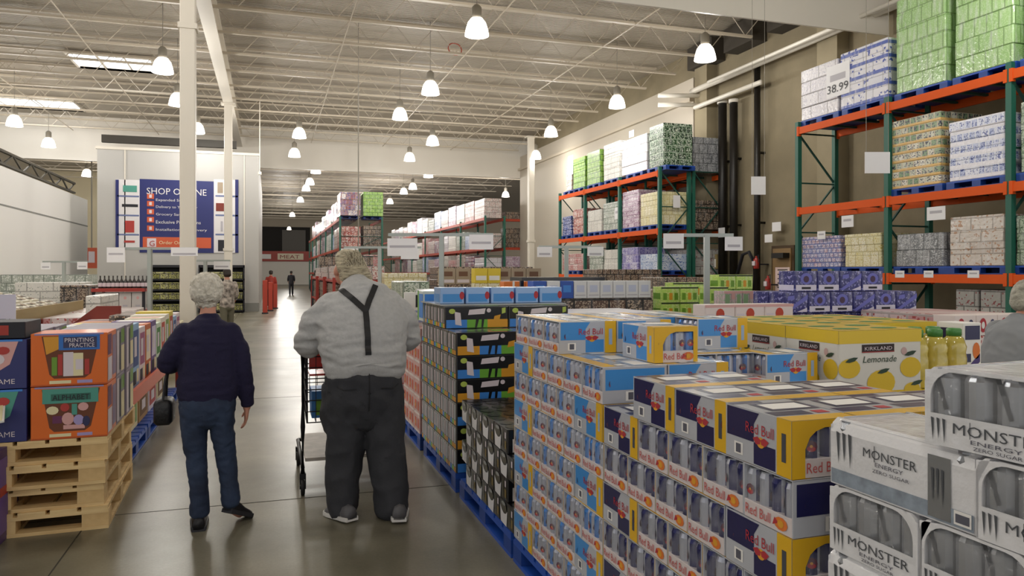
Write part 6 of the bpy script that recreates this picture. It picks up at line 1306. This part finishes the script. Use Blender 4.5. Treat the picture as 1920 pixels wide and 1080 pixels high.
# ================================================================ shopping cart
CB = M('black cart steel', '#1b1b1e', .4, metal=.5); CR = M('red cart plastic', '#b53026', .4, coat=.3); CG = M('worn cart tray', '#a9a299', .5, mott=.15, mscale=12)
ca = empty('shopping_cart', (.60, 5.62, 0)); tag(ca, 'black wire shopping cart with red child seat pushed by the man', 'shopping cart')
X0_, X1_ = -.37, .33
m = MB()
for x in (X0_, X1_): m.tube([(x, 0, .14), (x, -.02, .5), (x, .0, 1.04), (x, -.05, 1.09)], .017, CB); m.tube([(x, 0, .2), (x, .95, .2)], .015, CB)
m.tube([(X0_, .95, .2), (X1_, .95, .2)], .015, CB); m.build('frame', ca, smooth=.8)
m = MB(); m.tube([(X0_, -.05, 1.09), (X1_, -.05, 1.09)], .017, CR, 10); m.build('handle', ca, smooth=.8)
m = MB()
for z in (.52, .60, .68, .76, .84, .92, 1.0):
    k = (z-.52)*.12; m.tube([(X0_+.03-k*.3, .02, z), (X0_+.05-k*.3, .92+k, z), (X1_-.05+k*.3, .92+k, z), (X1_-.03+k*.3, .02, z), (X0_+.03-k*.3, .02, z)], .0045, CB, 6)
for i in range(13):
    y = .02+i*.075
    for x in (X0_+.035, X1_-.035): m.tube([(x, y, .52), (x, y, 1.0)], .003, CB, 5)
for i in range(11):
    x = X0_+.03+i*.064
    for y in (.02, .93): m.tube([(x, y, .52), (x, y+(.04 if y > .5 else 0), 1.0)], .003, CB, 5)
    m.tube([(x, .02, .52), (x, .92, .52)], .003, CB, 5)
m.build('wire_basket', ca)
m = MB(); m.box(X0_+.05, .10, .90, X1_-.05, .13, 1.06, CR); m.box(X0_+.05, .02, .86, X1_-.05, .25, .875, CR); m.build('child_seat', ca)
m = MB(); m.box(X0_+.02, .03, .235, X1_-.02, .9, .26, CG); m.build('lower_tray', ca)
for x in (X0_, X1_):
    for y in (.0, .88):
        m = MB(); m.box(x-.022, y-.02, .12, x+.022, y+.02, .16, CB); m.box(x-.022, y-.02, .05, x-.016, y+.02, .13, CB); m.box(x+.016, y-.02, .05, x+.022, y+.02, .13, CB); w_ = m.build('caster', ca)
        m = MB(); m.loft([[(x+dx, y+r_*math.cos(a*math.pi/8), .062+r_*math.sin(a*math.pi/8)) for a in range(16)] for dx, r_ in ((-.014, .052), (-.012, .062), (.012, .062), (.014, .052))], M('black rubber', '#121212', .6)); m.build('wheel', w_, smooth=.6)
o = deco('blue_pack', .3, .3, .2, M('blue shopping item', '#3a78b8', .4), [P4('f', .1, .1, .5, .7, LMD), P4('f', .6, .2, .9, .8, PALE)]); tag(o, 'blue and green package inside the shopping cart', 'package'); o.location = (.45, 5.9, .53)
o = deco('dark_box', .26, .3, .16, INK, [P4('f', .1, .2, .5, .7, LMD)]); tag(o, 'dark box beside the blue package in the cart', 'box'); o.location = (.75, 5.9, .53)
